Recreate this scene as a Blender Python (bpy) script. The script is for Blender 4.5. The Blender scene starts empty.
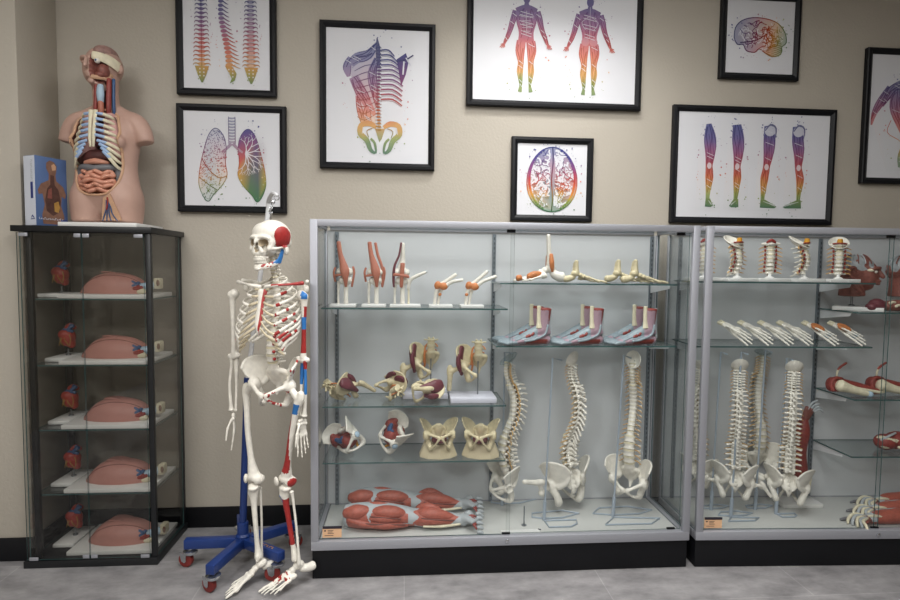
import bpy, bmesh, math, random
import numpy as np
from mathutils import Vector, Matrix, Euler, Quaternion, noise

rnd = random.Random(11)
SC = bpy.context.scene
COL = SC.collection
R = math.radians
PI = math.pi

# ------------------------------------------------------------------ camera
F_PX, H_CAM = 560.0, 1.46
PITCH, YAW, ROLL = math.atan(33.5 / 560), 0.0785, 0.011
CAM_ROT = (Matrix.Rotation(-YAW, 3, 'Z') @ Matrix.Rotation(PI / 2 - PITCH, 3, 'X') @ Matrix.Rotation(ROLL, 3, 'Z'))
CAM = Vector((0, 0, H_CAM))


def ray(px, py):
    return CAM_ROT @ Vector(((px - 450) / F_PX, -(py - 300) / F_PX, -1))


def at(px, py, Y):
    """point of the room seen at a pixel of the photograph, at depth Y"""
    d = ray(px, py)
    return CAM + d * (Y / d.y)


def xat(px, py, Y):
    return at(px, py, Y).x


# ------------------------------------------------------------------ materials
def lin(h):
    h = h.lstrip('#')
    c = [int(h[i:i + 2], 16) / 255 for i in (0, 2, 4)]
    return [x / 12.92 if x <= .04045 else ((x + .055) / 1.055) ** 2.4 for x in c] + [1]


def nodes(name):
    m = bpy.data.materials.new(name)
    m.use_nodes = True
    nt = m.node_tree
    return m, nt, nt.nodes['Principled BSDF'], nt.links


def mat(name, hexc, rough=.5, metal=0, var=.12, scale=30, bump=0, bscale=80, spec=.5):
    m, nt, b, L = nodes(name)
    b.inputs['Roughness'].default_value = rough
    b.inputs['Metallic'].default_value = metal
    b.inputs['Specular IOR Level'].default_value = spec
    c = lin(hexc)
    if var:
        tc = nt.nodes.new('ShaderNodeTexCoord')
        n = nt.nodes.new('ShaderNodeTexNoise')
        n.inputs['Scale'].default_value = scale
        n.inputs['Detail'].default_value = 3
        r = nt.nodes.new('ShaderNodeValToRGB')
        r.color_ramp.elements[0].position = .3
        r.color_ramp.elements[1].position = .7
        r.color_ramp.elements[0].color = [x * (1 - var) for x in c[:3]] + [1]
        r.color_ramp.elements[1].color = [min(1, x * (1 + var)) for x in c[:3]] + [1]
        L.new(tc.outputs['Object'], n.inputs['Vector'])
        L.new(n.outputs['Fac'], r.inputs['Fac'])
        L.new(r.outputs['Color'], b.inputs['Base Color'])
    else:
        b.inputs['Base Color'].default_value = c
    if bump:
        tc2 = nt.nodes.new('ShaderNodeTexCoord')
        n2 = nt.nodes.new('ShaderNodeTexNoise')
        n2.inputs['Scale'].default_value = bscale
        n2.inputs['Detail'].default_value = 4
        bp = nt.nodes.new('ShaderNodeBump')
        bp.inputs['Strength'].default_value = bump
        bp.inputs['Distance'].default_value = .004
        L.new(tc2.outputs['Object'], n2.inputs['Vector'])
        L.new(n2.outputs['Fac'], bp.inputs['Height'])
        L.new(bp.outputs['Normal'], b.inputs['Normal'])
    return m


def glass_mat(name, hexc, ior=1.45, rough=0.0, haze=0.0, hazec='#9fb0b0'):
    """thin window glass: tinted transmission plus Fresnel reflection"""
    m, nt, b, L = nodes(name)
    nt.nodes.remove(b)
    out = nt.nodes['Material Output']
    t = nt.nodes.new('ShaderNodeBsdfTransparent')
    t.inputs['Color'].default_value = lin(hexc)
    g = nt.nodes.new('ShaderNodeBsdfGlossy')
    g.inputs['Roughness'].default_value = rough
    geo = nt.nodes.new('ShaderNodeNewGeometry')
    dt = nt.nodes.new('ShaderNodeVectorMath'); dt.operation = 'DOT_PRODUCT'
    L.new(geo.outputs['Incoming'], dt.inputs[0]); L.new(geo.outputs['Normal'], dt.inputs[1])

    def mth(op, x, y):
        n = nt.nodes.new('ShaderNodeMath'); n.operation = op
        for i, q in enumerate((x, y)):
            if q is None:
                continue
            if isinstance(q, (int, float)):
                n.inputs[i].default_value = q
            else:
                L.new(q, n.inputs[i])
        return n.outputs[0]
    r0 = ((ior - 1) / (ior + 1)) ** 2
    cosv = mth('ABSOLUTE', dt.outputs['Value'], None)
    fres = mth('ADD', mth('MULTIPLY', mth('POWER', mth('SUBTRACT', 1.0, cosv), 5.0), 1 - r0), r0)   # Schlick's approximation
    mx = nt.nodes.new('ShaderNodeMixShader')
    L.new(fres, mx.inputs[0])
    L.new(t.outputs[0], mx.inputs[1])
    L.new(g.outputs[0], mx.inputs[2])
    last = mx
    if haze:
        d = nt.nodes.new('ShaderNodeBsdfDiffuse')
        d.inputs['Color'].default_value = lin(hazec)
        m2 = nt.nodes.new('ShaderNodeMixShader')
        m2.inputs[0].default_value = haze
        L.new(mx.outputs[0], m2.inputs[1])
        L.new(d.outputs[0], m2.inputs[2])
        last = m2
    L.new(last.outputs[0], out.inputs['Surface'])
    return m


M = {}
M['bone'] = mat('bone_white', '#e4e0d6', .5, var=.10, scale=40)
M['bone2'] = mat('bone_cream', '#ded6bb', .5, var=.1, scale=40)
M['cartb'] = mat('cartilage_beige', '#c9bda2', .5, var=.06)
M['beige'] = mat('bone_beige', '#d0c4a2', .5, var=.12, scale=50)
M['plinth'] = mat('cream_plastic', '#d5c8a8', .55, var=.03)
M['red'] = mat('painted_red', '#9c2927', .45, var=.15, scale=60)
M['blue'] = mat('painted_blue', '#2b70b4', .45, var=.08)
M['disc'] = mat('disc_cream', '#d8d0b4', .5, var=.06)
M['nerve'] = mat('nerve_yellow', '#c9a062', .5, var=.1)
M['orange'] = mat('ligament_orange', '#c47a48', .5, var=.14, scale=60)
M['yellow'] = mat('yellow_plastic', '#d79a2c', .5, var=.1)
M['maroon'] = mat('muscle_maroon', '#67303a', .5, var=.14, scale=50)
M['tan'] = mat('tendon_terracotta', '#b26e5a', .55, var=.08, scale=60)
M['muscle'] = mat('muscle_red', '#a85848', .5, var=.16, scale=70, bump=.25, bscale=160)
M['muscle2'] = mat('muscle_crimson', '#8a3a34', .5, var=.18, scale=70, bump=.25, bscale=160)
M['fascia'] = mat('fascia_grey', '#aeb4b8', .55, var=.06)
M['tendon'] = mat('tendon_bluegrey', '#87949c', .45, var=.1, scale=60)
M['mauve'] = mat('mauve_skin', '#a88d99', .5, var=.1, scale=40)
M['headm'] = mat('head_muscle', '#7f4a41', .5, var=.22, scale=60, bump=.2)
M['vein'] = mat('vein_blue', '#35547f', .45, var=.1)
M['vessel'] = mat('vessel_grey', '#94999c', .45, var=.12, scale=60)
M['artery'] = mat('artery_red', '#93322c', .45, var=.1)
M['skin'] = mat('torso_skin', '#b99789', .5, var=.05, scale=12)
M['cut'] = mat('torso_cut_edge', '#c29a7c', .5, var=.05)
M['cavity'] = mat('body_cavity', '#4a2421', .6, var=.2, scale=30)
M['lungpink'] = mat('lung_pink', '#c79a94', .5, var=.08)
M['bowel'] = mat('bowel_pink', '#c98d76', .4, var=.08)
M['colon'] = mat('colon_grey', '#6c6c70', .45, var=.12)
M['cart'] = mat('cartilage_blue', '#9db6d8', .45, var=.06)
M['brain'] = mat('brain_tissue', '#96756d', .55, var=.2, scale=60, bump=.5, bscale=60)
M['pinkdome'] = mat('dome_skin_pink', '#b98379', .5, var=.05, scale=30)
M['seam'] = mat('seam_dark', '#6d3d36', .6, var=0)
M['heart'] = mat('heart_red', '#a23328', .4, var=.15, scale=40)
M['paleblue'] = mat('trachea_pale_blue', '#a9c0d2', .45, var=.05)
M['white'] = mat('white_board', '#e4e4e2', .4, var=.02)
M['whitep'] = mat('white_plastic', '#dcdde0', .4, var=.02)
M['lilac'] = mat('lilac_white_board', '#d4d4e0', .4, var=.02)
M['alu'] = mat('brushed_aluminium', '#a9abb3', .5, .5, var=.04, scale=200)
M['standard'] = mat('zinc_standard', '#7d868e', .45, .6, var=.1, scale=120)
M['slot'] = mat('slot_dark', '#2e3438', .7, var=0)
M['chrome'] = mat('chrome', '#c8cbd0', .18, .95, var=0)
M['steel'] = mat('steel_rod', '#8b9094', .35, .8, var=0)
M['wire'] = mat('grey_blue_wire', '#a7b3c0', .4, .2, var=.04)
M['black'] = mat('black_laminate', '#090a0f', .55, var=.15, scale=60, spec=.3)
M['blackframe'] = mat('black_frame_wood', '#0d0e13', .5, var=.12, scale=60, spec=.3)
M['blackmetal'] = mat('black_cabinet_metal', '#131518', .42, var=.1)
M['panel'] = mat('case_back_panel', '#c9cccf', .5, var=.02, scale=6)
M['deck'] = mat('case_deck_laminate', '#c5c6c3', .4, var=.03, scale=5)
M['bluem'] = mat('stand_blue_enamel', '#1d3672', .35, var=.06)
M['wheel'] = mat('caster_red_rubber', '#7c2a26', .5, var=.1)
M['rubber'] = mat('black_rubber', '#1b1b1d', .6, var=.05)
M['paper'] = mat('print_paper', '#d9dadf', .55, var=.015, scale=4)
M['pricecard'] = mat('orange_price_card', '#dfb48e', .6, var=.02)
M['ink'] = mat('dark_ink', '#2a2530', .6, var=0)
M['boxblue'] = mat('box_blue', '#4d6693', .45, var=.12, scale=3)
M['boxwhite'] = mat('box_white', '#d5dae6', .45, var=.02)
M['navy'] = mat('navy_print', '#27357a', .5, var=0)
M['brown'] = mat('print_brown', '#7c5a4a', .55, var=.2, scale=40)
M['brown2'] = mat('print_dark_brown', '#4c3029', .55, var=.25, scale=60)
M['ochre'] = mat('print_ochre', '#a7803e', .55, var=.15, scale=40)
M['gglass'] = glass_mat('case_glass', '#fbfcfc', 1.4)
M['shelfglass'] = glass_mat('shelf_glass', '#f1f4f4', 1.45, haze=.04, hazec='#b5c4c3')
M['edge'] = mat('glass_edge_green', '#3d5c5c', .15, var=.1, scale=20)
M['cabglass'] = glass_mat('cabinet_glass', '#efefee', 1.5)
M['clear'] = glass_mat('clear_plastic', '#eef2f2', 1.45, .05, haze=.06)


# ------------------------------------------------------------------ geometry
def catmull(pts, k):
    P = [np.array(p, float) for p in pts]
    if k < 2 or len(P) < 3:
        return P
    out = []
    n = len(P)
    for i in range(n - 1):
        p0, p1, p2, p3 = P[max(i - 1, 0)], P[i], P[i + 1], P[min(i + 2, n - 1)]
        for j in range(k):
            t = j / k
            out.append(.5 * ((2 * p1) + (-p0 + p2) * t + (2 * p0 - 5 * p1 + 4 * p2 - p3) * t * t + (-p0 + 3 * p1 - 3 * p2 + p3) * t ** 3))
    out.append(P[-1])
    return out


def tube(pts, rad, n=8, k=1, up=None, cap=.6):
    """swept tube; rad one number, a list, or a list of (a, b) pairs; a runs along up"""
    m = len(pts)
    if isinstance(rad, (int, float)):
        rad = [(rad, rad)] * m
    elif isinstance(rad, tuple):
        rad = [rad] * m
    rad = [(r, r) if isinstance(r, (int, float)) else r for r in rad]
    if k > 1 and m > 2:
        Q = catmull([tuple(p) + tuple(r) for p, r in zip(pts, rad)], k)
        P = [q[:3] for q in Q]
        rr = [(max(q[3], 1e-4), max(q[4], 1e-4)) for q in Q]
    else:
        P = [np.array(p, float) for p in pts]
        rr = rad
    T = []
    for i in range(len(P)):
        t = P[min(i + 1, len(P) - 1)] - P[max(i - 1, 0)]
        T.append(t / (np.linalg.norm(t) + 1e-12))
    if up is None:
        a = np.array((0, 0, 1.)) if abs(T[0][2]) < .8 else np.array((1., 0, 0))
    else:
        a = np.array(up, float)
    rings = []
    N = a
    for i, (p, t, r) in enumerate(zip(P, T, rr)):
        N = (a if up is not None else N)
        N = N - t * np.dot(N, t)
        N = N / (np.linalg.norm(N) + 1e-12)
        rings.append((p, t, N, np.cross(t, N), r))
    if cap:
        p, t, N, B, r = rings[0]
        m_ = min(r)
        pre = [(p - t * m_ * cap, t, N, B, (r[0] * .35, r[1] * .35)), (p - t * m_ * cap * .65, t, N, B, (r[0] * .78, r[1] * .78))]
        p, t, N, B, r = rings[-1]
        m_ = min(r)
        post = [(p + t * m_ * cap * .65, t, N, B, (r[0] * .78, r[1] * .78)), (p + t * m_ * cap, t, N, B, (r[0] * .35, r[1] * .35))]
        rings = pre + rings + post
    V, Fc = [], []
    for p, t, N, B, r in rings:
        for j in range(n):
            c, s = math.cos(2 * PI * j / n), math.sin(2 * PI * j / n)
            V.append(p + N * c * r[0] + B * s * r[1])
    for i in range(len(rings) - 1):
        for j in range(n):
            a0, a1 = i * n + j, i * n + (j + 1) % n
            Fc.append((a0, a1, a1 + n, a0 + n))
    Fc.append(tuple(range(n - 1, -1, -1)))
    o = (len(rings) - 1) * n
    Fc.append(tuple(o + j for j in range(n)))
    return V, Fc


def ellip(c, r, rot=None, nu=14, nv=9):
    V, Fc = [], []
    mr = Euler(rot).to_matrix() if rot else Matrix.Identity(3)
    for i in range(1, nv):
        ph = PI * i / nv
        for j in range(nu):
            th = 2 * PI * j / nu
            v = mr @ Vector((r[0] * math.sin(ph) * math.cos(th), r[1] * math.sin(ph) * math.sin(th), r[2] * math.cos(ph)))
            V.append((c[0] + v.x, c[1] + v.y, c[2] + v.z))
    top = mr @ Vector((0, 0, r[2]))
    V.append((c[0] + top.x, c[1] + top.y, c[2] + top.z))
    V.append((c[0] - top.x, c[1] - top.y, c[2] - top.z))
    a, b = len(V) - 2, len(V) - 1
    for i in range(nv - 2):
        for j in range(nu):
            p, q = i * nu + j, i * nu + (j + 1) % nu
            Fc.append((p, p + nu, q + nu, q))
    for j in range(nu):
        Fc.append((a, j, (j + 1) % nu))
        o = (nv - 2) * nu
        Fc.append((b, o + (j + 1) % nu, o + j))
    return V, Fc


def box(x0, y0, z0, x1, y1, z1, bev=0.0):
    bm = bmesh.new()
    bmesh.ops.create_cube(bm, size=1)
    for v in bm.verts:
        v.co = Vector((x0 + (v.co.x + .5) * (x1 - x0), y0 + (v.co.y + .5) * (y1 - y0), z0 + (v.co.z + .5) * (z1 - z0)))
    if bev:
        bmesh.ops.bevel(bm, geom=list(bm.edges), offset=bev, segments=2, affect='EDGES', profile=.5)
    bm.verts.index_update()
    out = [tuple(v.co) for v in bm.verts], [tuple(v.index for v in f.verts) for f in bm.faces]
    bm.free()
    return out


def prism(poly, z0, z1):
    n = len(poly)
    V = [(p[0], p[1], z0) for p in poly] + [(p[0], p[1], z1) for p in poly]
    Fc = [tuple(range(n - 1, -1, -1)), tuple(range(n, 2 * n))]
    for i in range(n):
        j = (i + 1) % n
        Fc.append((i, j, j + n, i + n))
    return V, Fc


def lathe(prof, n=20):
    V, Fc = [], []
    for r, z in prof:
        for j in range(n):
            V.append((r * math.cos(2 * PI * j / n), r * math.sin(2 * PI * j / n), z))
    for i in range(len(prof) - 1):
        for j in range(n):
            a, b = i * n + j, i * n + (j + 1) % n
            Fc.append((a, b, b + n, a + n))
    Fc.append(tuple(range(n - 1, -1, -1)))
    o = (len(prof) - 1) * n
    Fc.append(tuple(o + j for j in range(n)))
    return V, Fc


def sheet(grid, th):
    """closed slab around a grid of points (rows of equal length)"""
    G = np.array(grid, float)
    du = np.gradient(G, axis=0)
    dv = np.gradient(G, axis=1)
    N = np.cross(du, dv)
    N /= (np.linalg.norm(N, axis=2, keepdims=True) + 1e-12)
    A, B = G + N * th / 2, G - N * th / 2
    nr, nc = G.shape[:2]
    V = [tuple(p) for p in A.reshape(-1, 3)] + [tuple(p) for p in B.reshape(-1, 3)]
    o = nr * nc
    Fc = []
    for i in range(nr - 1):
        for j in range(nc - 1):
            a, b, c, d = i * nc + j, i * nc + j + 1, (i + 1) * nc + j + 1, (i + 1) * nc + j
            Fc.append((a, d, c, b))
            Fc.append((a + o, b + o, c + o, d + o))
    rim = [j for j in range(nc)] + [i * nc + nc - 1 for i in range(1, nr)] + [(nr - 1) * nc + j for j in range(nc - 2, -1, -1)] + [i * nc for i in range(nr - 2, 0, -1)]
    for i in range(len(rim)):
        a, b = rim[i], rim[(i + 1) % len(rim)]
        Fc.append((a, b, b + o, a + o))
    return V, Fc


class MB:
    def __init__(s):
        s.v, s.f, s.m = [], [], []

    def add(s, g, m=0, X=None):
        V, Fc = g
        o = len(s.v)
        if X is not None:
            V = [X @ Vector(v) for v in V]
        s.v += [tuple(float(c) for c in v) for v in V]
        for f in Fc:
            s.f.append(tuple(i + o for i in f))
            if callable(m):
                c = np.mean([s.v[i + o] for i in f], axis=0)
                s.m.append(m(c))
            else:
                s.m.append(m)
        return s

    def tube(s, pts, rad, n=8, k=1, up=None, m=0, cap=.6, X=None):
        return s.add(tube(pts, rad, n, k, up, cap), m, X)

    def ell(s, c, r, rot=None, m=0, nu=14, nv=9, X=None):
        return s.add(ellip(c, r, rot, nu, nv), m, X)

    def box(s, *a, bev=0.0, m=0, X=None):
        return s.add(box(*a, bev), m, X)

    def mesh(s, name, mats, ang=42):
        me = bpy.data.meshes.new(name)
        me.from_pydata(s.v, [], s.f)
        for x in (mats if isinstance(mats, (list, tuple)) else [mats]):
            me.materials.append(M[x] if isinstance(x, str) else x)
        me.polygons.foreach_set('material_index', s.m)
        finish(me, ang)
        return me


def finish(me, ang=42):
    bm = bmesh.new()
    bm.from_mesh(me)
    bmesh.ops.recalc_face_normals(bm, faces=bm.faces)
    bm.to_mesh(me)
    bm.free()
    me.polygons.foreach_set('use_smooth', [True] * len(me.polygons))
    if ang < 180:
        me.set_sharp_from_angle(angle=R(ang))
    me.update()


def organic(mb, name, mats, vox=.005, it=4, paint=None, dents=(), fac=.5):
    """weld overlapping closed shapes into one continuous smooth surface"""
    me = bpy.data.meshes.new('tmp')
    me.from_pydata(mb.v, [], mb.f)
    bm = bmesh.new(); bm.from_mesh(me); bmesh.ops.recalc_face_normals(bm, faces=bm.faces); bm.to_mesh(me); bm.free()
    ob = bpy.data.objects.new('tmp', me)
    COL.objects.link(ob)
    r = ob.modifiers.new('r', 'REMESH'); r.mode = 'VOXEL'; r.voxel_size = vox
    if it:
        s = ob.modifiers.new('s', 'SMOOTH'); s.iterations = it; s.factor = fac
    bpy.context.view_layer.update()
    dg = bpy.context.evaluated_depsgraph_get()
    out = bpy.data.meshes.new_from_object(ob.evaluated_get(dg))
    out.name = name
    bpy.data.objects.remove(ob)
    bpy.data.meshes.remove(me)
    n = len(out.vertices)
    co = np.empty(n * 3)
    out.vertices.foreach_get('co', co)
    co = co.reshape(-1, 3)
    hit = np.zeros(n, int)
    for di, (c, rr, d, *pw) in enumerate(dents):
        p = pw[0] if pw else 2
        q = (co - np.array(c)) / np.array(rr)
        d = np.array(d, float)
        ax = int(np.argmax(np.abs(d)))
        oth = [i for i in range(3) if i != ax]
        lat = (np.abs(q[:, oth]) ** p).sum(axis=1)
        inside = (lat < 1) & ((np.abs(q) ** p).sum(axis=1) < 1)
        depth = np.clip(1 - lat, 0, 1) ** (1 / p) * rr[ax] * np.sign(d[ax])
        co[inside, ax] = c[ax] + depth[inside]
        hit[inside] = di + 1
    out.vertices.foreach_set('co', co.reshape(-1))
    out.materials.clear()
    for x in (mats if isinstance(mats, (list, tuple)) else [mats]):
        out.materials.append(M[x] if isinstance(x, str) else x)
    if paint or dents:
        idx = []
        for p in out.polygons:
            h = max(hit[i] for i in p.vertices) if dents else 0
            c = co[list(p.vertices)].mean(axis=0)
            idx.append(paint(c, h) if paint else min(h, 1))
        out.polygons.foreach_set('material_index', idx)
    out.polygons.foreach_set('use_smooth', [True] * len(out.polygons))
    out.update()
    return out


# ------------------------------------------------------------------ objects
def put(o, loc=(0, 0, 0), rot=(0, 0, 0), sc=None):
    o.location = loc
    o.rotation_euler = rot
    if sc is not None:
        o.scale = (sc,) * 3 if isinstance(sc, (int, float)) else sc
    return o


def part(name, me, parent, loc=(0, 0, 0), rot=(0, 0, 0), sc=None, label=None):
    o = bpy.data.objects.new(name, me)
    COL.objects.link(o)
    put(o, loc, rot, sc)
    o.parent = parent
    if label:
        o['label'] = label
    return o


def thing(name, label, cat, loc=(0, 0, 0), rotz=0, group=None, me=None, rot=None, sc=None):
    o = bpy.data.objects.new(name, me)
    COL.objects.link(o)
    put(o, loc, rot if rot else (0, 0, rotz), sc)
    if me is None:
        o.empty_display_size = .05
    o['label'] = label
    o['category'] = cat
    if group:
        o['group'] = group
    return o


def struct(name, me):
    o = bpy.data.objects.new(name, me)
    COL.objects.link(o)
    o['kind'] = 'structure'
    return o




def dup(root, loc, rotz=None, label=None, sc=None, rot=None):
    def rec(o, par):
        c = o.copy()
        COL.objects.link(c)
        if par is not None:
            c.parent = par
        for ch in [x for x in COL.objects if x.parent == o]:
            rec(ch, c)
        return c
    r = rec(root, None)
    r.location = loc
    if rot is not None:
        r.rotation_euler = rot
    elif rotz is not None:
        r.rotation_euler = (0, 0, rotz)
    if sc is not None:
        r.scale = (sc,) * 3
    if label:
        r['label'] = label
    return r


def mirror(me, name):
    m2 = me.copy()
    m2.name = name
    m2.transform(Matrix.Scale(-1, 4, (1, 0, 0)))
    m2.flip_normals()
    return m2
# ================================================================== THE ROOM
WALL_Y = 3.13


def wall_material():
    m, nt, b, L = nodes('wall_paint_beige')
    b.inputs['Roughness'].default_value = .7
    tc = nt.nodes.new('ShaderNodeTexCoord')
    n = nt.nodes.new('ShaderNodeTexNoise'); n.inputs['Scale'].default_value = 1.2; n.inputs['Detail'].default_value = 3
    r = nt.nodes.new('ShaderNodeValToRGB')
    r.color_ramp.elements[0].color = lin('#b1aa9e'); r.color_ramp.elements[1].color = lin('#b9b2a6')
    n2 = nt.nodes.new('ShaderNodeTexNoise'); n2.inputs['Scale'].default_value = 70; n2.inputs['Detail'].default_value = 3
    bp = nt.nodes.new('ShaderNodeBump'); bp.inputs['Strength'].default_value = .25; bp.inputs['Distance'].default_value = .006
    L.new(tc.outputs['Object'], n.inputs['Vector']); L.new(tc.outputs['Object'], n2.inputs['Vector'])
    L.new(n.outputs['Fac'], r.inputs['Fac']); L.new(r.outputs['Color'], b.inputs['Base Color'])
    L.new(n2.outputs['Fac'], bp.inputs['Height']); L.new(bp.outputs['Normal'], b.inputs['Normal'])
    return m


def floor_material():
    m, nt, b, L = nodes('floor_grey_vinyl_tile')
    b.inputs['Roughness'].default_value = .5
    tc = nt.nodes.new('ShaderNodeTexCoord')
    br = nt.nodes.new('ShaderNodeTexBrick')
    br.inputs['Scale'].default_value = 1
    br.inputs['Brick Width'].default_value = .92; br.inputs['Row Height'].default_value = .46
    br.inputs['Mortar Size'].default_value = .0025; br.inputs['Mortar Smooth'].default_value = .2
    br.offset = .5
    br.inputs['Color1'].default_value = lin('#868485'); br.inputs['Color2'].default_value = lin('#8d8b8c')
    br.inputs['Mortar'].default_value = lin('#9b999a')
    n = nt.nodes.new('ShaderNodeTexNoise'); n.inputs['Scale'].default_value = 5; n.inputs['Detail'].default_value = 8; n.inputs['Roughness'].default_value = .65
    r = nt.nodes.new('ShaderNodeValToRGB')
    r.color_ramp.elements[0].position = .3; r.color_ramp.elements[1].position = .72
    r.color_ramp.elements[0].color = (.58, .58, .59, 1); r.color_ramp.elements[1].color = (1.36, 1.36, 1.36, 1)
    mx = nt.nodes.new('ShaderNodeMix'); mx.data_type = 'RGBA'; mx.blend_type = 'MULTIPLY'; mx.inputs[0].default_value = 1
    mp = nt.nodes.new('ShaderNodeMapping'); mp.inputs['Scale'].default_value = (1, 1.8, 1)
    L.new(tc.outputs['Object'], br.inputs['Vector']); L.new(tc.outputs['Object'], mp.inputs['Vector']); L.new(mp.outputs[0], n.inputs['Vector'])
    L.new(n.outputs['Fac'], r.inputs['Fac'])
    L.new(br.outputs['Color'], mx.inputs[6]); L.new(r.outputs['Color'], mx.inputs[7])
    L.new(mx.outputs[2], b.inputs['Base Color'])
    return m


M['wall'] = wall_material()
M['floor'] = floor_material()
M['ceil'] = mat('ceiling_tile_white', '#cfcdc6', .8, var=.05, scale=20)
M['farwall'] = mat('far_wall_paint', '#8f887b', .8, var=.05, scale=2)
CEIL = 3.25
XL, XR, YF = -3.2, 5.2, -3.6
struct('floor', MB().box(XL, YF, -.06, XR, WALL_Y, 0).mesh('floor', 'floor'))
struct('ceiling', MB().box(XL, YF, CEIL, XR, WALL_Y, CEIL + .06).mesh('ceiling', 'ceil'))
struct('wall_back', MB().box(XL, WALL_Y, -.06, XR, WALL_Y + .12, CEIL + .06).mesh('wall_back', 'wall'))
struct('wall_corner', MB().box(XL, 2.82, 0, -1.815, WALL_Y, CEIL, bev=.004).mesh('wall_corner', 'wall'))
struct('wall_left', MB().box(XL - .12, YF, -.06, XL, WALL_Y + .12, CEIL + .06).mesh('wall_left', 'farwall'))
struct('wall_right', MB().box(XR, YF, -.06, XR + .12, WALL_Y + .12, CEIL + .06).mesh('wall_right', 'farwall'))
struct('wall_front', MB().box(XL, YF - .12, -.06, XR, YF, CEIL + .06).mesh('wall_front', 'farwall'))
struct('baseboard_back', MB().box(-1.80, WALL_Y - .012, 0, XR, WALL_Y, .115, bev=.003).mesh('baseboard_back', 'black'))
struct('baseboard_left', MB().box(XL, 2.808, 0, -1.803, 2.82, .115, bev=.003).box(-1.815, 2.808, 0, -1.803, WALL_Y - .012, .115, bev=.003).mesh('baseboard_left', 'black'))


# ================================================================== LIGHTS
def ceiling_light(x, y, w, d, power, label, spread=180, color=(1, .985, .96)):
    t = thing('ceiling_light', label, 'light', (x, y, CEIL), 0, 'unseen ceiling lights')
    fr = MB()
    fr.box(-w / 2 - .02, -d / 2 - .02, -.03, -w / 2, d / 2 + .02, 0).box(w / 2, -d / 2 - .02, -.03, w / 2 + .02, d / 2 + .02, 0)
    fr.box(-w / 2, -d / 2 - .02, -.03, w / 2, -d / 2, 0).box(-w / 2, d / 2, -.03, w / 2, d / 2 + .02, 0)
    part('light_frame', fr.mesh('light_frame', 'white'), t)
    l = bpy.data.lights.new('ceiling_lamp', 'AREA')
    l.shape = 'RECTANGLE'; l.size = w; l.size_y = d; l.energy = power; l.color = color; l.spread = R(spread)
    o = bpy.data.objects.new('lamp', l)
    COL.objects.link(o); o.parent = t; o.location = (0, 0, -.012)
    return t


for x, y, w_, d_, p_, sp, lab in (  # unseen lights, set out and powered to fit the brightness of the room
        (.75, 2.5, .9, .3, 14.3, 110, 'narrow unseen ceiling light close to the wall with the pictures'),
        (.75, 1.7, 1.2, .6, 27.7, 180, 'unseen ceiling light above the front of the middle case'),
        (.3, 1.05, 1.2, .6, 19, 125, 'narrow-beam unseen ceiling light in front of the middle case'),
        (.5, .4, 1.2, .6, 39.5, 180, 'unseen ceiling light over the middle of the floor'),
        (-1.3, 1.4, 1.2, .6, 17, 180, 'unseen ceiling light in front of the tall cabinet'),
        (-1.9, -1.2, 1.2, .6, 119, 180, 'bright unseen ceiling light at the rear left of the room'),
        (1.9, -1.8, 1.2, .6, 54, 180, 'unseen ceiling light at the rear right of the room')):
    ceiling_light(x, y, w_, d_, p_, lab, sp)
w = bpy.data.worlds.new('room_air')
SC.world = w
w.use_nodes = True
w.node_tree.nodes['Background'].inputs[0].default_value = (.8, .85, 1, 1)
w.node_tree.nodes['Background'].inputs[1].default_value = .012

# ================================================================== CAMERA
cam = bpy.data.cameras.new('camera')
cam.sensor_width = 36
cam.lens = F_PX / 900 * 36
cam.clip_start = .05
co = bpy.data.objects.new('camera', cam)
COL.objects.link(co)
co.matrix_world = Matrix.Translation(CAM) @ CAM_ROT.to_4x4()
SC.camera = co
SC.view_settings.view_transform = 'Standard'
SC.view_settings.look = 'None'
SC.view_settings.gamma = 1
SC.view_settings.use_curve_mapping = False
SC.view_settings.exposure = 0.0
SC.cycles.transparent_max_bounces = 40
SC.cycles.max_bounces = 10
SC.cycles.caustics_reflective = False
SC.cycles.caustics_refractive = False
# ================================================================== GLASS CASES
def glass_slab(x0, y0, z0, x1, y1, z1, name, gl='shelfglass', flat='z'):
    mb = MB().box(x0, y0, z0, x1, y1, z1)
    me = mb.mesh(name, [gl, 'edge'], 20)
    ax = 'xyz'.index(flat)
    for p in me.polygons:
        p.material_index = 0 if abs(p.normal[ax]) > .9 else 1
    return me


CW, CD, CH = 1.815, .445, 1.665


def price_card(parent, x, z, y):
    c = MB().box(x, y, z, x + .088, y + .002, z + .05).mesh('price_card', 'pricecard')
    pc = part('price_card', c, parent)
    part('card_header', MB().box(x + .001, y - .0008, z + .042, x + .089, y - .0001, z + .055).mesh('card_header', 'ink'), pc, label='dark header strip')
    t = MB()
    for i, (a, b, zz) in enumerate([(.008, .016, .03), (.024, .05, .033), (.024, .046, .026), (.024, .052, .019), (.01, .05, .009)]):
        t.box(x + a, y - .0008, z + zz, x + b, y - .0001, z + zz + (.006 if i == 0 else .0022))
    part('card_print', t.mesh('card_print', 'ink'), pc)


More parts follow.
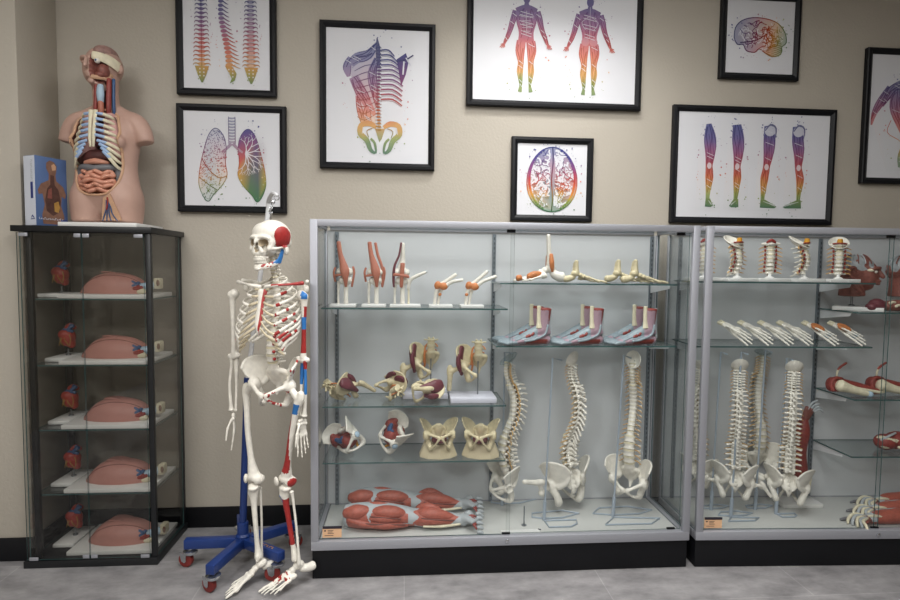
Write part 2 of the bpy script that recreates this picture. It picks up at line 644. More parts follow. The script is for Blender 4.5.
def make_case(label, loc, rotz, shelves, standards):
    t = thing('display_case', label, 'display case', loc, rotz)
    part('plinth', MB().box(.004, .012, 0, CW - .004, CD, .138, bev=.004).mesh('plinth', 'black'), t, label='black plinth')
    p = .034
    part('bottom_rail', MB().box(0, 0, .14, CW, p, .183, bev=.002).mesh('bottom_rail', 'alu'), t)
    part('deck_board', MB().box(p, p, .15, CW - p, CD - .012, .172, bev=.001).mesh('deck_board', 'deck'), t, label='white laminate deck')
    for nm, b in (('side_rail', (0, p, .14, p - .004, CD, .178)), ('side_rail', (CW - p + .004, p, .14, CW, CD, .178)),
                  ('back_rail', (p, CD - .011, .14, CW - p, CD, .178)),
                  ('top_rail', (p, 0, CH - .03, CW - p, .022, CH)), ('top_rail', (p, CD - .02, CH - .022, CW - p, CD, CH)),
                  ('top_rail', (0, p, CH - .022, .02, CD - .02, CH)), ('top_rail', (CW - .02, p, CH - .022, CW, CD - .02, CH))):
        part(nm, MB().box(*b, bev=.0015).mesh(nm, 'alu'), t)
    for x in (0, CW - p):
        part('corner_post', MB().box(x, 0, .183, x + p, .02, CH, bev=.0015).mesh('corner_post', 'alu'), t)
    for x in (0, CW - .018):
        part('corner_post', MB().box(x, CD - .018, .178, x + .018, CD, CH - .022, bev=.0015).mesh('corner_post', 'alu'), t)
    part('back_panel', MB().box(.02, CD - .01, .178, CW - .02, CD - .004, CH - .023).mesh('back_panel', 'panel'), t, label='pale grey back panel')
    part('top_glass', glass_slab(.021, .023, CH - .012, CW - .021, CD - .021, CH - .007, 'top_glass', 'gglass'), t)
    for x in (.006, CW - .011):
        part('side_glass', glass_slab(x, .021, .179, x + .005, CD - .019, CH - .023, 'side_glass', 'gglass', 'x'), t)
    for k, (a, b, y) in enumerate(((p + .002, .932, .0235), (.916, CW - p - .002, .0305))):
        d = part('sliding_door', glass_slab(a, y, .185, b, y + .005, CH - .032, 'sliding_door', 'gglass', 'y'), t)
        g = .895 if k == 0 else CW - .1
        part('door_guide', MB().box(g, y - .002, CH - .045, g + .04, y + .007, CH - .031, bev=.001).mesh('door_guide', 'black'), d, label='black door guide')
        part('door_guide', MB().box(g, y - .002, .184, g + .04, y + .007, .192, bev=.001).mesh('door_guide', 'black'), d, label='black door guide')
    lk = MB().add(lathe([(.009, 0), (.009, .006), (.006, .008)], 14), 0, Matrix.Translation((.915, .0, .163)) @ Matrix.Rotation(PI / 2, 4, 'X'))
    part('lock', lk.mesh('lock', 'chrome'), t, label='round chrome lock')
    for x in standards:
        mb = MB().box(x - .009, CD - .022, .174, x + .009, CD - .0105, CH - .03)
        z = .2
        while z < CH - .06:
            mb.box(x - .0022, CD - .0228, z, x + .0022, CD - .0215, z + .014, m=1)
            z += .026
        part('shelf_standard', mb.mesh('shelf_standard', ['standard', 'slot']), t)
    for (u0, u1, z, v0) in shelves:
        s = part('glass_shelf', glass_slab(u0, v0, z - .007, u1, CD - .026, z, 'glass_shelf'), t)
        for x in standards:
            xx = min(max(x, u0 + .006), u1 - .006)
            if abs(xx - x) < .03:
                poly = [(CD - .024, -.001), (CD - .024, -.05), (v0 + .07, -.018), (v0 + .06, -.001)]
                X = Matrix.Translation((xx, 0, z - .0075)) @ Matrix(((0, 0, 1, 0), (1, 0, 0, 0), (0, 1, 0, 0), (0, 0, 0, 1)))
                part('shelf_bracket', MB().add(prism(poly, -.0015, .0015), 0, X).mesh('shelf_bracket', 'whitep'), s, label='white tapered shelf bracket')
    return t


C1 = Vector((-.431, 2.555, 0))
Z_L1, Z_L2, Z_L3, Z_R1, Z_R2 = 1.258, .783, .508, 1.384, 1.076
ST1 = [.068, .900, 1.772]
case1 = make_case('aluminium framed glass display case in the middle, holding joints, feet and two red leg models', C1, 0,
                  [(.03, .925, Z_L1, .13), (.035, .925, Z_L2, .13), (.035, .925, Z_L3, .13),
                   (.885, 1.775, Z_R1, .13), (.87, 1.78, Z_R2, .13)], ST1)
price_card(case1, .05, .192, .0205)

C2 = Vector((1.415, 2.552, 0))
A2 = -.04
Z_A1, Z_A2, Z_B1, Z_B2, Z_B3 = 1.400, 1.076, 1.252, .806, .51
case2 = make_case('aluminium framed glass display case on the right, holding neck vertebrae, heads and hands', C2, A2,
                  [(.035, .94, Z_A1, .13), (.035, .94, Z_A2, .13), (.862, 1.78, Z_B1, .13), (.862, 1.78, Z_B2, .13), (.862, 1.78, Z_B3, .13)],
                  [.068, .857, 1.772])
price_card(case2, .05, .192, .0205)
M2 = Matrix.Translation(C2) @ Matrix.Rotation(A2, 4, 'Z')


def in2(px, py, v):
    """point at a pixel of the photograph on a plane parallel to the right case's front; world coordinates"""
    d = ray(px, py)
    n = Vector((-math.sin(A2), math.cos(A2), 0))
    t = ((C2 + n * v - CAM).dot(n)) / d.dot(n)
    return CAM + d * t


# ================================================================== TALL CABINET ON THE LEFT
def make_cabinet():
    t = thing('display_cabinet', 'tall narrow black framed glass cabinet at left holding hearts and pink domes', 'display cabinet', (-1.80, 2.742, 0))
    W, D, H = .60, .372, 1.628
    part('base', MB().box(-.008, -.008, 0, W + .008, D + .004, .035, bev=.003).mesh('base', 'blackmetal'), t)
    part('top_board', MB().box(-.012, -.012, H - .028, W + .012, D + .006, H, bev=.002).mesh('top_board', 'blackmetal'), t)
    for x, y in ((.036, .012), (.012, D - .032), (W - .024, .0), (W - .026, D - .024)):
        part('post', MB().box(x, y, .035, x + .025, y + .022, H - .028, bev=.002).mesh('post', 'blackmetal'), t)
    part('back_glass', glass_slab(.03, D - .006, .036, W - .026, D - .001, H - .029, 'back_glass', 'cabglass', 'y'), t)
    part('side_glass', glass_slab(.006, .02, .036, .011, D - .03, H - .029, 'side_glass', 'cabglass', 'x'), t)
    part('side_glass', glass_slab(W - .008, .024, .036, W - .003, D - .026, H - .029, 'side_glass', 'cabglass', 'x'), t)
    for a, b, hx in ((.008, .292, .262), (.296, W - .028, .30)):
        d = part('glass_door', glass_slab(a, -.004, .04, b, .001, H - .032, 'glass_door', 'cabglass', 'y'), t)
        for z in (H - .052, .042):
            part('door_clip', MB().box(hx, -.007, z, hx + .03, -.0045, z + .018, bev=.001).mesh('door_clip', 'alu'), d, label='silver door clip')
    for x in (.02, W - .07):
        for z in (H - .05, .038):
            part('hinge', MB().box(x, -.0085, z, x + .04, -.0045, z + .016, bev=.001).mesh('hinge', 'alu'), t, label='silver hinge')
    for z in CZ[:4]:
        part('glass_shelf', glass_slab(.03, .03, z - .006, W - .028, D - .01, z, 'glass_shelf'), t)
    return t


CZ = [1.288, .972, .660, .346, .036]
cabinet = make_cabinet()


def make_heart():
    t = thing('heart_model', 'x', 'heart model', (0, 0, 0), 0, 'hearts on stands')
    part('base', MB().box(-.055, -.10, 0, .045, .10, .018, bev=.003).mesh('base', 'white'), t, label='white board base')
    part('rod', MB().tube([(0, 0, .018), (0, 0, .05)], .0035, 8, cap=0).add(lathe([(.012, .018), (.012, .024), (.005, .027)], 14)).mesh('rod', 'steel'), t)
    h = MB().ell((0, 0, .105), (.036, .034, .044), (0, .35, 0)).ell((-.008, -.004, .122), (.036, .032, .03)).ell((.012, 0, .083), (.022, .022, .032), (0, -.4, 0))
    hb = part('heart_body', organic(h, 'heart_body', ['heart'], .004, 3), t)
    v = MB()
    for k in range(4):
        a = [(-.025 + .016 * k + .008 * math.sin(k * 2 + j), -.034 + .004 * abs(j - 2) + (.006 if j == 4 else 0), .125 - j * .014) for j in range(5)]
        v.tube(a, .0022, 6, 2)
    part('coronary_vessel', v.mesh('coronary_vessel', 'ochre'), hb, label='yellow surface vessels')
    part('aorta', MB().tube([(0, 0, .13), (-.004, 0, .155), (.012, .004, .170), (.028, .01, .155)], .012, 10, 3).mesh('aorta', 'heart'), t)
    b = MB().tube([(.012, -.01, .12), (.012, -.012, .152), (.03, -.006, .168)], .010, 10, 3).tube([(-.022, -.008, .13), (-.012, -.012, .148), (.03, -.012, .14)], .008, 10, 3).tube([(.0, .0, .16), (.02, -.004, .176)], .006, 8)
    part('vein_trunk', b.mesh('vein_trunk', 'vein'), t, label='blue vessels')
    return t


def make_dome():
    """pink half dome with vessels and a short tube, lying on a white board"""
    t = thing('organ_model', 'x', 'anatomical model', (0, 0, 0), 0, 'pink domes on white boards')
    part('base', MB().box(0, 0, 0, .405, .30, .020, bev=.003).mesh('base', 'white'), t, label='white board base')
    z0 = .021
    rows, cols = 18, 40
    ring = []
    # outline of the dome: pointed at front left, rounded at back
    prof = [(.0, .0), (.02, .035), (.06, .078), (.11, .100), (.16, .103), (.21, .097), (.26, .080), (.295, .050), (.31, .0)]
    P = catmull([(a, b, 0) for a, b in prof], 5)
    mb = MB()
    secs = []
    for p in P:
        u, h = p[0], max(p[1], .002)
        wd = .085 * (max(1 - ((u - .165) / .17) ** 2, .02)) ** .5 + .002
        secs.append((u, h, wd))
    V, Fc = [], []
    n = 13
    for u, h, wd in secs:
        for j in range(n):
            a = PI * j / (n - 1)
            V.append((.045 + u, .13 - wd * math.cos(a) * (1 + .1 * math.sin(a)), z0 + h * math.sin(a) ** .8))
    for i in range(len(secs) - 1):
        for j in range(n - 1):
            a = i * n + j
            Fc.append((a, a + n, a + n + 1, a + 1))
        Fc.append((i * n, i * n + n - 1, (i + 1) * n + n - 1, (i + 1) * n))
    Fc.append(tuple(range(n)))
    o = (len(secs) - 1) * n
    Fc.append(tuple(o + j for j in range(n - 1, -1, -1)))
    mb.add((V, Fc))
    d = part('dome', mb.mesh('dome', 'pinkdome', 60), t)
    s = MB()
    pts = []
    for i in range(2, len(secs) - 3, 2):
        u, h, wd = secs[i]
        f = (i - 2) / (len(secs) - 5)
        a = PI * (.20 + .06 * math.sin(f * PI) + .12 * f)
        pts.append((.045 + u, .13 - wd * math.cos(a) * (1 + .1 * math.sin(a)) - .0005, z0 + h * math.sin(a) ** .8))
    s.tube(pts, .0016, 6, 2)
    part('seam', s.mesh('seam', 'seam'), d, label='dark seam line')
    fl = MB().add(sheet([[(.15 + .13 * i / 6, .10 + .09 * j / 3, z0 + .104 + .006 * math.sin(PI * i / 6) - .045 * (i / 6) ** 2 - .012 * (j / 3) ** 2) for j in range(4)] for i in range(7)], .006))
    part('flap', fl.mesh('flap', 'pinkdome'), d)
    v = MB()
    for a in ((.285, .09, .085), (.30, .07, .05), (.335, .09, .075), (.27, .10, .09)):
        v.tube([(.325, .085, .062), tuple((np.array(a) + (.325, .085, .062)) / 2 + (0, -.006, .004)), a], [.010, .009, .006], 8, 2)
    part('vein', v.mesh('vein', 'vein'), t, label='dark blue vessels')
    v = MB().tube([(.30, .085, .05), (.318, .07, .046), (.35, .08, .05)], .010, 8, 2).tube([(.32, .08, .04), (.34, .07, .058)], .008, 8)
    part('artery', v.mesh('artery', 'artery'), t, label='red vessels')
    part('trachea', MB().tube([(.335, .10, .052), (.37, .11, .058), (.40, .12, .064)], [.020, .019, .018], 12, 2, cap=.2).mesh('trachea', 'paleblue'), t, label='pale blue tube')
    e = MB().tube([(.33, .08, .03), (.36, .075, .034)], [.012, .014], 8)
    part('stem', e.mesh('stem', 'bone2'), t)
    e = MB().box(.395, .10, .044, .425, .15, .098, bev=.008)
    e.ell((.418, .099, .074), (.008, .004, .016), m=1)
    part('larynx', e.mesh('larynx', ['bone2', 'brown']), t, label='cream end piece')
    return t


heart0, dome0 = make_heart(), make_dome()
ORD = ['top', 'second', 'middle', 'fourth', 'bottom']
LV = ['the top glass shelf', 'the second glass shelf', 'the middle glass shelf', 'the lowest glass shelf', 'the cabinet floor']
for i, z in enumerate(CZ):
    ex = [.0, 0, 0, 0, 0][i]
    hp = xat([60, 65, 66, 67, 69][i], 270, 2.95)
    hl = 'red heart on a rod, on %s of the left cabinet' % LV[i]
    dl = 'pink dome on a white board, on %s of the left cabinet' % LV[i]
    h = heart0 if i == 0 else dup(heart0, (0, 0, 0))
    h['label'] = hl
    put(h, (min(hp, -1.695), 2.958, z + .001), (0, 0, [.3, -.2, .1, -.35, .5][i]))
    d = dome0 if i == 0 else dup(dome0, (0, 0, 0))
    d['label'] = dl
    put(d, ([-1.642, -1.645, -1.643, -1.64, -1.636][i], 2.774, z + .001), (0, 0, 0))
for h in [o for o in COL.objects if o.name.startswith('heart_model')]:
    h.rotation_euler = (0, 0, 0)
# ================================================================== BONES
def hip_bone_mb():
    """left hip bone, metres; origin at the middle of the sacral base; front is -Y"""
    mb = MB()
    lower = [(.038, .048, -.045), (.050, .040, -.062), (.066, .016, -.068), (.084, -.012, -.062), (.092, -.032, -.05)]
    mid = [(.036, .062, -.02), (.062, .048, -.018), (.088, .018, -.018), (.104, -.018, -.022), (.106, -.05, -.035)]
    crest = [(.038, .070, .0), (.070, .058, .036), (.105, .022, .046), (.126, -.024, .034), (.120, -.066, .002)]
    a, b, c = (catmull(q, 4) for q in (lower, mid, crest))
    grid = []
    for i in range(len(a)):
        row = catmull([a[i], b[i], c[i]], 5)
        grid.append([tuple(q) for q in row])
    mb.add(sheet(grid, .008))
    mb.tube([tuple(q) for q in c], .0065, 8)
    mb.ell((.088, -.018, -.074), (.03, .03, .032))
    mb.tube([(.088, -.03, -.07), (.06, -.058, -.082), (.03, -.078, -.098), (.008, -.084, -.108)], [(.015), .011, .010, .014], 8, 3)
    mb.tube([(.008, -.084, -.112), (.024, -.070, -.135), (.044, -.035, -.155), (.058, -.005, -.162)], [.013, .008, .009, .014], 8, 3)
    mb.tube([(.086, -.012, -.085), (.075, .008, -.115), (.062, .012, -.15), (.060, .0, -.165)], [.022, .018, .020, .016], 8, 3)
    mb.tube([(.04, .058, -.02), (.048, .048, -.05), (.07, .02, -.075)], [.012, .013, .016], 8, 3)
    return mb


def paint_hip(c, h):
    if h:
        return 0
    x, y, z = c
    if z > -.02 and x > .1 and noise.noise(Vector(c) * 60) > .05:
        return 1
    if z < -.09 and y < -.03 and noise.noise(Vector(c) * 70) > .0:
        return 1
    return 0


HIP = organic(hip_bone_mb(), 'hip_bone', ['bone'], .0045, 4, dents=[((.118, -.02, -.076), (.024, .023, .023), (-1, 0, 0))], paint=lambda c, h: 0)
HIP_R = mirror(HIP, 'hip_bone')
HIP_RED = organic(hip_bone_mb(), 'hip_bone', ['bone', 'red'], .0045, 4, paint=paint_hip)


def sacrum_mb():
    mb = MB()
    mb.tube([(0, 0, -.002), (0, .012, -.03), (0, .035, -.06), (0, .045, -.09), (0, .035, -.112), (0, .022, -.125)],
            [(.026, .017), (.028, .014), (.024, .012), (.016, .009), (.009, .007), (.005, .005)], 10, 3, up=(1, 0, 0))
    for s in (-1, 1):
        mb.tube([(s * .02, .008, -.012), (s * .04, .024, -.02), (s * .036, .036, -.05), (s * .02, .044, -.08)], [.014, .014, .012, .008], 8, 3)
    for k in range(4):
        mb.ell((0, .022 + .012 * k, -.012 - .02 * k), (.006, .010, .009))
    return mb


SACRUM = organic(sacrum_mb(), 'sacrum', ['bone'], .004, 3)


def vertebra_mesh(kind, mt='bone', nm='vertebra'):
    w, d, h, tp, sp, dr = dict(L=(.0245, .0175, .027, .025, .028, .008), T=(.0175, .0145, .0205, .019, .028, .022), C=(.0125, .0085, .0125, .014, .020, .008))[kind]
    mb = MB()
    mb.tube([(0, 0, -h / 2), (0, 0, -h * .3), (0, 0, 0), (0, 0, h * .3), (0, 0, h / 2)],
            [(w, d), (w * .95, d * .95), (w * .84, d * .86), (w * .95, d * .95), (w, d)], 14, up=(1, 0, 0), cap=.05)
    for s in (-1, 1):
        mb.tube([(s * w * .6, d * .6, h * .12), (s * w * .62, d * 1.5, h * .1), (s * w * .3, d * 2.1, 0), (0, d * 2.4, -h * .1)], [.006 * w / .02, .0055 * w / .02, .006 * w / .02, .007 * w / .02], 6, 2)
        mb.tube([(s * w * .5, d * 1.5, h * .08), (s * (w * .6 + tp * .6), d * 1.7, h * .12), (s * (w * .6 + tp), d * 2.0, h * .1)], [(.006, .007), (.005, .0065), (.0055, .007)], 6, 2, up=(0, 0, 1))
        mb.ell((s * w * .55, d * 1.75, h * .48), (.006 * w / .02, .007 * w / .02, h * .3))
        mb.ell((s * w * .5, d * 1.9, -h * .5), (.006 * w / .02, .006 * w / .02, h * .32))
    mb.ell((0, d * 2.15, -h * .1), (w * .85, d * .28, h * .52), nu=10, nv=7)
    mb.tube([(0, d * 2.2, -h * .05), (0, d * 2.4 + sp * .6, -h * .1 - dr * .55), (0, d * 2.4 + sp, -h * .1 - dr)], [(h * .30, .0055), (h * .27, .005), (h * .30, .0065)], 6, 2, up=(0, 0, 1))
    return mb.mesh(nm, mt)


VERT = {k: vertebra_mesh(k) for k in 'LTC'}


def disc_mesh(kind):
    w, d, h = dict(L=(.0235, .0165, .012), T=(.0158, .0138, .0065), C=(.0118, .0082, .006))[kind]
    return MB().tube([(0, 0, -h / 2), (0, 0, 0), (0, 0, h / 2)], [(w, d), (w * 1.04, d * 1.04), (w, d)], 14, up=(1, 0, 0), cap=.05).mesh('disc', 'disc')


DISC = {k: disc_mesh(k) for k in 'LTC'}


def nerve_mesh(kind, mt='nerve'):
    w, d = dict(L=(.0245, .0175), T=(.0165, .0145), C=(.0125, .0085))[kind]
    return MB().tube([(-w - .022, d * .9, -.016), (-w - .006, d * 1.2, -.003), (-w * .4, d * 1.3, 0), (w * .4, d * 1.3, 0), (w + .006, d * 1.2, -.003), (w + .022, d * .9, -.016)], [.0018, .0026, .003, .003, .0026, .0018], 6, 2).mesh('nerve_root', mt)


NERVE = {k: nerve_mesh(k) for k in 'LTC'}
SEQ = 'L' * 5 + 'T' * 12 + 'C' * 7
STEP = dict(L=.0375, T=.0248, C=.0178)


def spine_knots(tilt=0, amp=1.0):
    return [(0, 0), (.05, -.016 * amp), (.11, -.022 * amp), (.19, -.006 * amp), (.30, .034 * amp), (.40, .040 * amp), (.49, .014 * amp), (.55, -.004 * amp), (.62, -.002 * amp), (.68, .0)]


def spine_y(z, amp):
    K = spine_knots(0, amp)
    for i in range(len(K) - 1):
        if K[i][0] <= z <= K[i + 1][0] or i == len(K) - 2:
            p0, p1, p2, p3 = K[max(i - 1, 0)][1], K[i][1], K[i + 1][1], K[min(i + 2, len(K) - 1)][1]
            t = (z - K[i][0]) / (K[i + 1][0] - K[i][0])
            return .5 * ((2 * p1) + (-p0 + p2) * t + (2 * p0 - 5 * p1 + 4 * p2 - p3) * t * t + (-p0 + 3 * p1 - 3 * p2 + p3) * t ** 3)


def add_spine(root, z0, amp=1.0, nerves=True, discs=True, lean=0.0, y0=0, painted=False, vs=1.0, wide=1.2):
    """24 vertebrae upward from the sacrum; returns the z and y of the top"""
    z = z0 + .018 * vs
    for i, k in enumerate(SEQ):
        zz = (z - z0) / vs
        y = spine_y(zz, amp) * vs + y0
        dy = (spine_y(zz + .01, amp) - spine_y(zz - .01 if zz > .01 else 0, amp)) / .02
        v = part('vertebra', VERT[k], root, (lean * zz, y, z), (-math.atan(dy), 0, 0), (vs * wide, vs * wide, vs))
        nxt = SEQ[i + 1] if i < 23 else 'C'
        if discs:
            part('disc', DISC[k], v, (0, 0, STEP[k] * .47), label='cream disc')
        if nerves:
            part('nerve_root', NERVE[k], v, (0, 0, STEP[k] * .3), label='yellow nerve roots')
        if painted and k == 'L' and i > 0:
            part('muscle_mark', MB().ell((.019, -.011, 0), (.008, .008, .008)).mesh('muscle_mark', 'red'), v, label='red painted mark')
        z += (STEP[k] + STEP[nxt]) / 2 * vs
    return z - STEP['C'] * .5 * vs, y


def femur_mb(full=True):
    """left femur; origin at the head centre, shaft straight down"""
    mb = MB()
    mb.ell((0, 0, 0), (.023, .023, .023))
    mb.tube([(.005, 0, -.004), (.03, .002, -.022), (.052, .004, -.035)], [.014, .015, .018], 10, 2)
    mb.tube([(.062, .008, -.008), (.064, .008, -.03), (.056, .004, -.06)], [.014, .018, .018], 10, 2)
    if full:
        mb.tube([(.056, .004, -.05), (.050, .0, -.10), (.042, -.004, -.2), (.032, .0, -.31), (.026, .004, -.365), (.022, .008, -.39)],
                [.019, .0145, .0135, .0145, .023, .026], 10, 3)
        for s in (-1, 1):
            mb.ell((.022 + s * .022, .016, -.402), (.018, .029, .022))
        mb.ell((.022, -.006, -.392), (.030, .016, .018))
    else:
        mb.tube([(.056, .004, -.05), (.052, .002, -.1), (.048, 0, -.15)], [.019, .015, .0145], 10, 2)
    return mb


FEMUR = organic(femur_mb(), 'femur', ['bone'], .005, 4)
FEMUR_R = mirror(FEMUR, 'femur')
FEMUR_STUMP = organic(femur_mb(False), 'femur', ['bone'], .0045, 4)
FEMUR_STUMP_R = mirror(FEMUR_STUMP, 'femur')


def patched(fn):
    return lambda c, h: fn(*c)


FEMUR_P = organic(femur_mb(), 'femur', ['bone', 'red', 'blue'], .004, 4, paint=patched(
    lambda x, y, z: 2 if (-.10 < z < -.055 and y < 0 and x > .046 - (z + .10) * .3) else (1 if (-.36 < z < -.10 and y < .003 and x < .046) else (1 if (z < -.36 and abs(x - .022) > .03) else 0))))


def tibia_mb():
    mb = MB()
    for s in (-1, 1):
        mb.ell((s * .018, .0, -.012), (.020, .022, .014))
    mb.tube([(0, 0, -.008), (0, -.004, -.04), (-.002, -.004, -.1), (-.003, -.002, -.2), (-.002, 0, -.3), (0, .002, -.345), (0, .002, -.365)], [.027, .021, .0135, .0115, .0115, .017, .019], 10, 3)
    mb.ell((0, -.022, -.04), (.008, .007, .014))
    mb.tube([(-.016, 0, -.35), (-.017, 0, -.377)], [.009, .007], 8)
    return mb


TIBIA = organic(tibia_mb(), 'tibia', ['bone'], .0045, 3)
TIBIA_R = mirror(TIBIA, 'tibia')
TIBIA_P = organic(tibia_mb(), 'tibia', ['bone', 'red', 'blue'], .004, 3, paint=patched(
    lambda x, y, z: 2 if (-.075 < z < -.035 and x < .004 and y < .004) else (1 if (-.29 < z < -.06 and x > -.004 and y < .008) else 0)))


def fibula_mb():
    return MB().tube([(.030, .016, -.03), (.031, .017, -.06), (.030, .015, -.2), (.027, .009, -.33), (.025, .006, -.375), (.024, .006, -.39)], [.010, .006, .0052, .006, .0095, .006], 8, 3)


FIBULA = fibula_mb().mesh('fibula', 'bone')
FIBULA_R = mirror(FIBULA, 'fibula')


def foot_bones_mb(toes=True, thick=1.0):
    """left foot: ankle joint at the origin, toes to -Y, sole at z = -.075, big toe at -X"""
    mb = MB()
    t = thick
    mb.ell((0, .006, -.018), (.021, .027, .019))
    mb.ell((0, -.026, -.028), (.016, .016, .014))
    mb.tube([(.004, .015, -.038), (.006, .045, -.05), (.006, .068, -.052)], [(.018, .016), (.020, .018), (.021, .020)], 10, 2)
    mb.ell((-.006, -.045, -.036), (.021, .013, .014))
    mb.ell((.018, -.035, -.048), (.013, .022, .012))
    for x, y in ((-.018, -.064), (-.004, -.062), (.010, -.060)):
        mb.ell((x, y, -.042), (.009, .013, .012))
    if toes:
        for i, (x0, x1, l1, l2, r) in enumerate(((-.018, -.034, .062, .048, .0085), (-.006, -.015, .066, .040, .0055), (.006, .002, .062, .038, .0052), (.018, .018, .056, .036, .0050), (.028, .034, .050, .030, .0055))):
            y0 = -.066 if i < 3 else -.052
            z0 = -.042 if i < 3 else -.052
            z1 = -.064
            e = (x1, y0 - l1, z1)
            mb.tube([(x0, y0, z0), ((x0 + x1) / 2, y0 - l1 * .5, (z0 + z1) / 2 + .002), e], [r * 1.3 * t, r * .78 * t, r * 1.2 * t], 8, 3)
            f = (x1 + (x1 - x0) * .2, y0 - l1 - l2 * .55, z1 - .001)
            g = (x1 + (x1 - x0) * .3, y0 - l1 - l2, z1 - .005)
            mb.tube([e, ((e[0] + f[0]) / 2, (e[1] + f[1]) / 2, z1 + .003), f], [r * 1.05 * t, r * .7 * t, r * .95 * t], 8, 3)
            mb.tube([f, g], [r * .85 * t, r * .6 * t], 8)
    return mb


FOOT = organic(foot_bones_mb(), 'foot_bones', ['bone'], .0032, 2)
FOOT_R = mirror(FOOT, 'foot_bones')
FOOT_P = organic(foot_bones_mb(), 'foot_bones', ['bone', 'red'], .0032, 2, paint=lambda c, h: 1 if (c[2] > -.05 and -.115 < c[1] < -.05 and noise.noise(Vector(c) * 70) > .08) else 0)


def hand_bones_mb(spread=1.0, thumb=True, curl=.0, fat=1.0):
    """left hand hanging down: wrist at the origin, fingers to -Z, palm to -Y, thumb at -X"""
    mb = MB()
    for x, z in ((-.014, -.010), (0, -.008), (.013, -.011), (-.018, -.024), (-.006, -.024), (.006, -.023), (.017, -.025)):
        mb.ell((x, 0, z), (.0085, .0085, .0085))
    for x0, x1, m_, a, b, c in ((-.014, -.022, .060, .038, .022, .016), (-.004, -.006, .058, .042, .026, .017), (.006, .009, .052, .038, .024, .016), (.015, .022, .047, .030, .018, .014)):
        s = spread
        pts = [(x0, 0, -.028), (x1 * s, .002, -.028 - m_)]
        z = -.028 - m_
        x = x1 * s
        dx = (x1 - x0) * .25 * s
        y = .002
        mb.tube([pts[0], ((x0 + x1 * s) / 2, .003, -.028 - m_ / 2), pts[1]], [.006 * fat, .0038 * fat, .0062 * fat], 8, 2)
        yy = y
        for L_, r in ((a, .0050), (b, .0044), (c, .0038)):
            yn = yy - L_ * curl
            zn = z - L_
            mb.tube([(x, yy, z), (x + dx / 2, (yy + yn) / 2 + .001, (z + zn) / 2), (x + dx, yn, zn)], [r * 1.1 * fat, r * .72 * fat, r * .95 * fat], 8, 2)
            x, yy, z = x + dx, yn, zn
            curl_ = curl * 1.2
    if thumb:
        mb.tube([(-.018, -.006, -.026), (-.032, -.016, -.045), (-.041, -.022, -.062)], [.0065, .0045, .006], 8, 2)
        mb.tube([(-.041, -.022, -.062), (-.047, -.026, -.092)], [.0055, .0045], 8)
        mb.tube([(-.047, -.026, -.092), (-.050, -.028, -.112)], [.005, .0035], 8)
    return mb


HAND = organic(hand_bones_mb(curl=.15), 'hand_bones', ['bone'], .0028, 1)
HAND_R = mirror(HAND, 'hand_bones')


def humerus_mb():
    mb = MB()
    mb.ell((-.006, 0, 0), (.022, .022, .022))
    mb.ell((.010, -.004, -.006), (.016, .018, .020))
    mb.tube([(.004, 0, -.01), (.006, 0, -.05), (.004, 0, -.15), (.002, 0, -.24), (0, 0, -.275)], [.021, .013, .0105, .012, (.016)], 10, 3)
    mb.tube([(-.026, 0, -.278), (0, -.003, -.288), (.024, 0, -.284)], [.011, .0125, .012], 10, 2)
    return mb


HUMERUS = organic(humerus_mb(), 'humerus', ['bone'], .0042, 3)
HUMERUS_R = mirror(HUMERUS, 'humerus')
HUMERUS_P = organic(humerus_mb(), 'humerus', ['bone', 'red', 'blue'], .0036, 3, paint=patched(
    lambda x, y, z: 2 if (z > -.015 and x > .0 and y < -.006) else (2 if (-.15 < z < -.095 and y < .002) else (1 if (-.255 < z < -.12 and (y < .004 or x > .008)) else (1 if -.11 < z < -.05 and x > .010 else 0)))))


def long_bone(pts, rad, nm, fn=None, mats='bone'):
    mb = MB().tube(pts, rad, 10, 5, m=(lambda c: fn(*c)) if fn else 0)
    return mb.mesh(nm, mats)


# ------------------------------------------------------------------ skull
def skull_mb():
    mb = MB()
    mb.ell((0, .012, .012), (.072, .086, .070), nu=24, nv=16)
    mb.ell((0, -.040, .018), (.060, .042, .050), nu=20, nv=12)
    mb.ell((0, .05, -.012), (.060, .050, .045))
    mb.tube([(-.052, -.066, -.004), (-.03, -.078, .004), (0, -.080, .0), (.03, -.078, .004), (.052, -.066, -.004)], [.008, .009, .011, .009, .008], 8, 3)
    for s in (-1, 1):
        mb.tube([(s * .050, -.064, -.004), (s * .056, -.058, -.028), (s * .050, -.062, -.045)], [.0075, .007, .011], 8, 3)
        mb.tube([(s * .046, -.066, -.048), (s * .064, -.04, -.046), (s * .068, -.012, -.040), (s * .064, .012, -.038)], [.011, .007, .0048, .006], 8, 3)
        mb.tube([(s * .012, -.080, -.010), (s * .016, -.084, -.040), (s * .022, -.078, -.062)], [.007, .0075, .012], 8, 3)
        mb.ell((s * .058, .030, -.05), (.012, .014, .022))
        mb.ell((s * .040, -.050, -.02), (.02, .022, .026))
    mb.tube([(0, -.086, .0), (0, -.094, -.018), (0, -.095, -.026)], [.008, .007, .005], 8, 2)
    mb.ell((0, -.066, -.068), (.032, .026, .020))
    mb.ell((0, -.02, -.05), (.035, .045, .03))
    return mb


def paint_skull(c, h):
    x, y, z = c
    if h in (1, 2, 3):
        return 1
    if x > .038 and ((y - .008) / .052) ** 2 + ((z - .006) / .046) ** 2 < 1 and y + z * .5 > -.04:
        return 2
    if x < -.03 and y < -.035 and -.0 < z < .06 and abs(y + .058 + z * -.2) < .012:
        return 3
    return 0


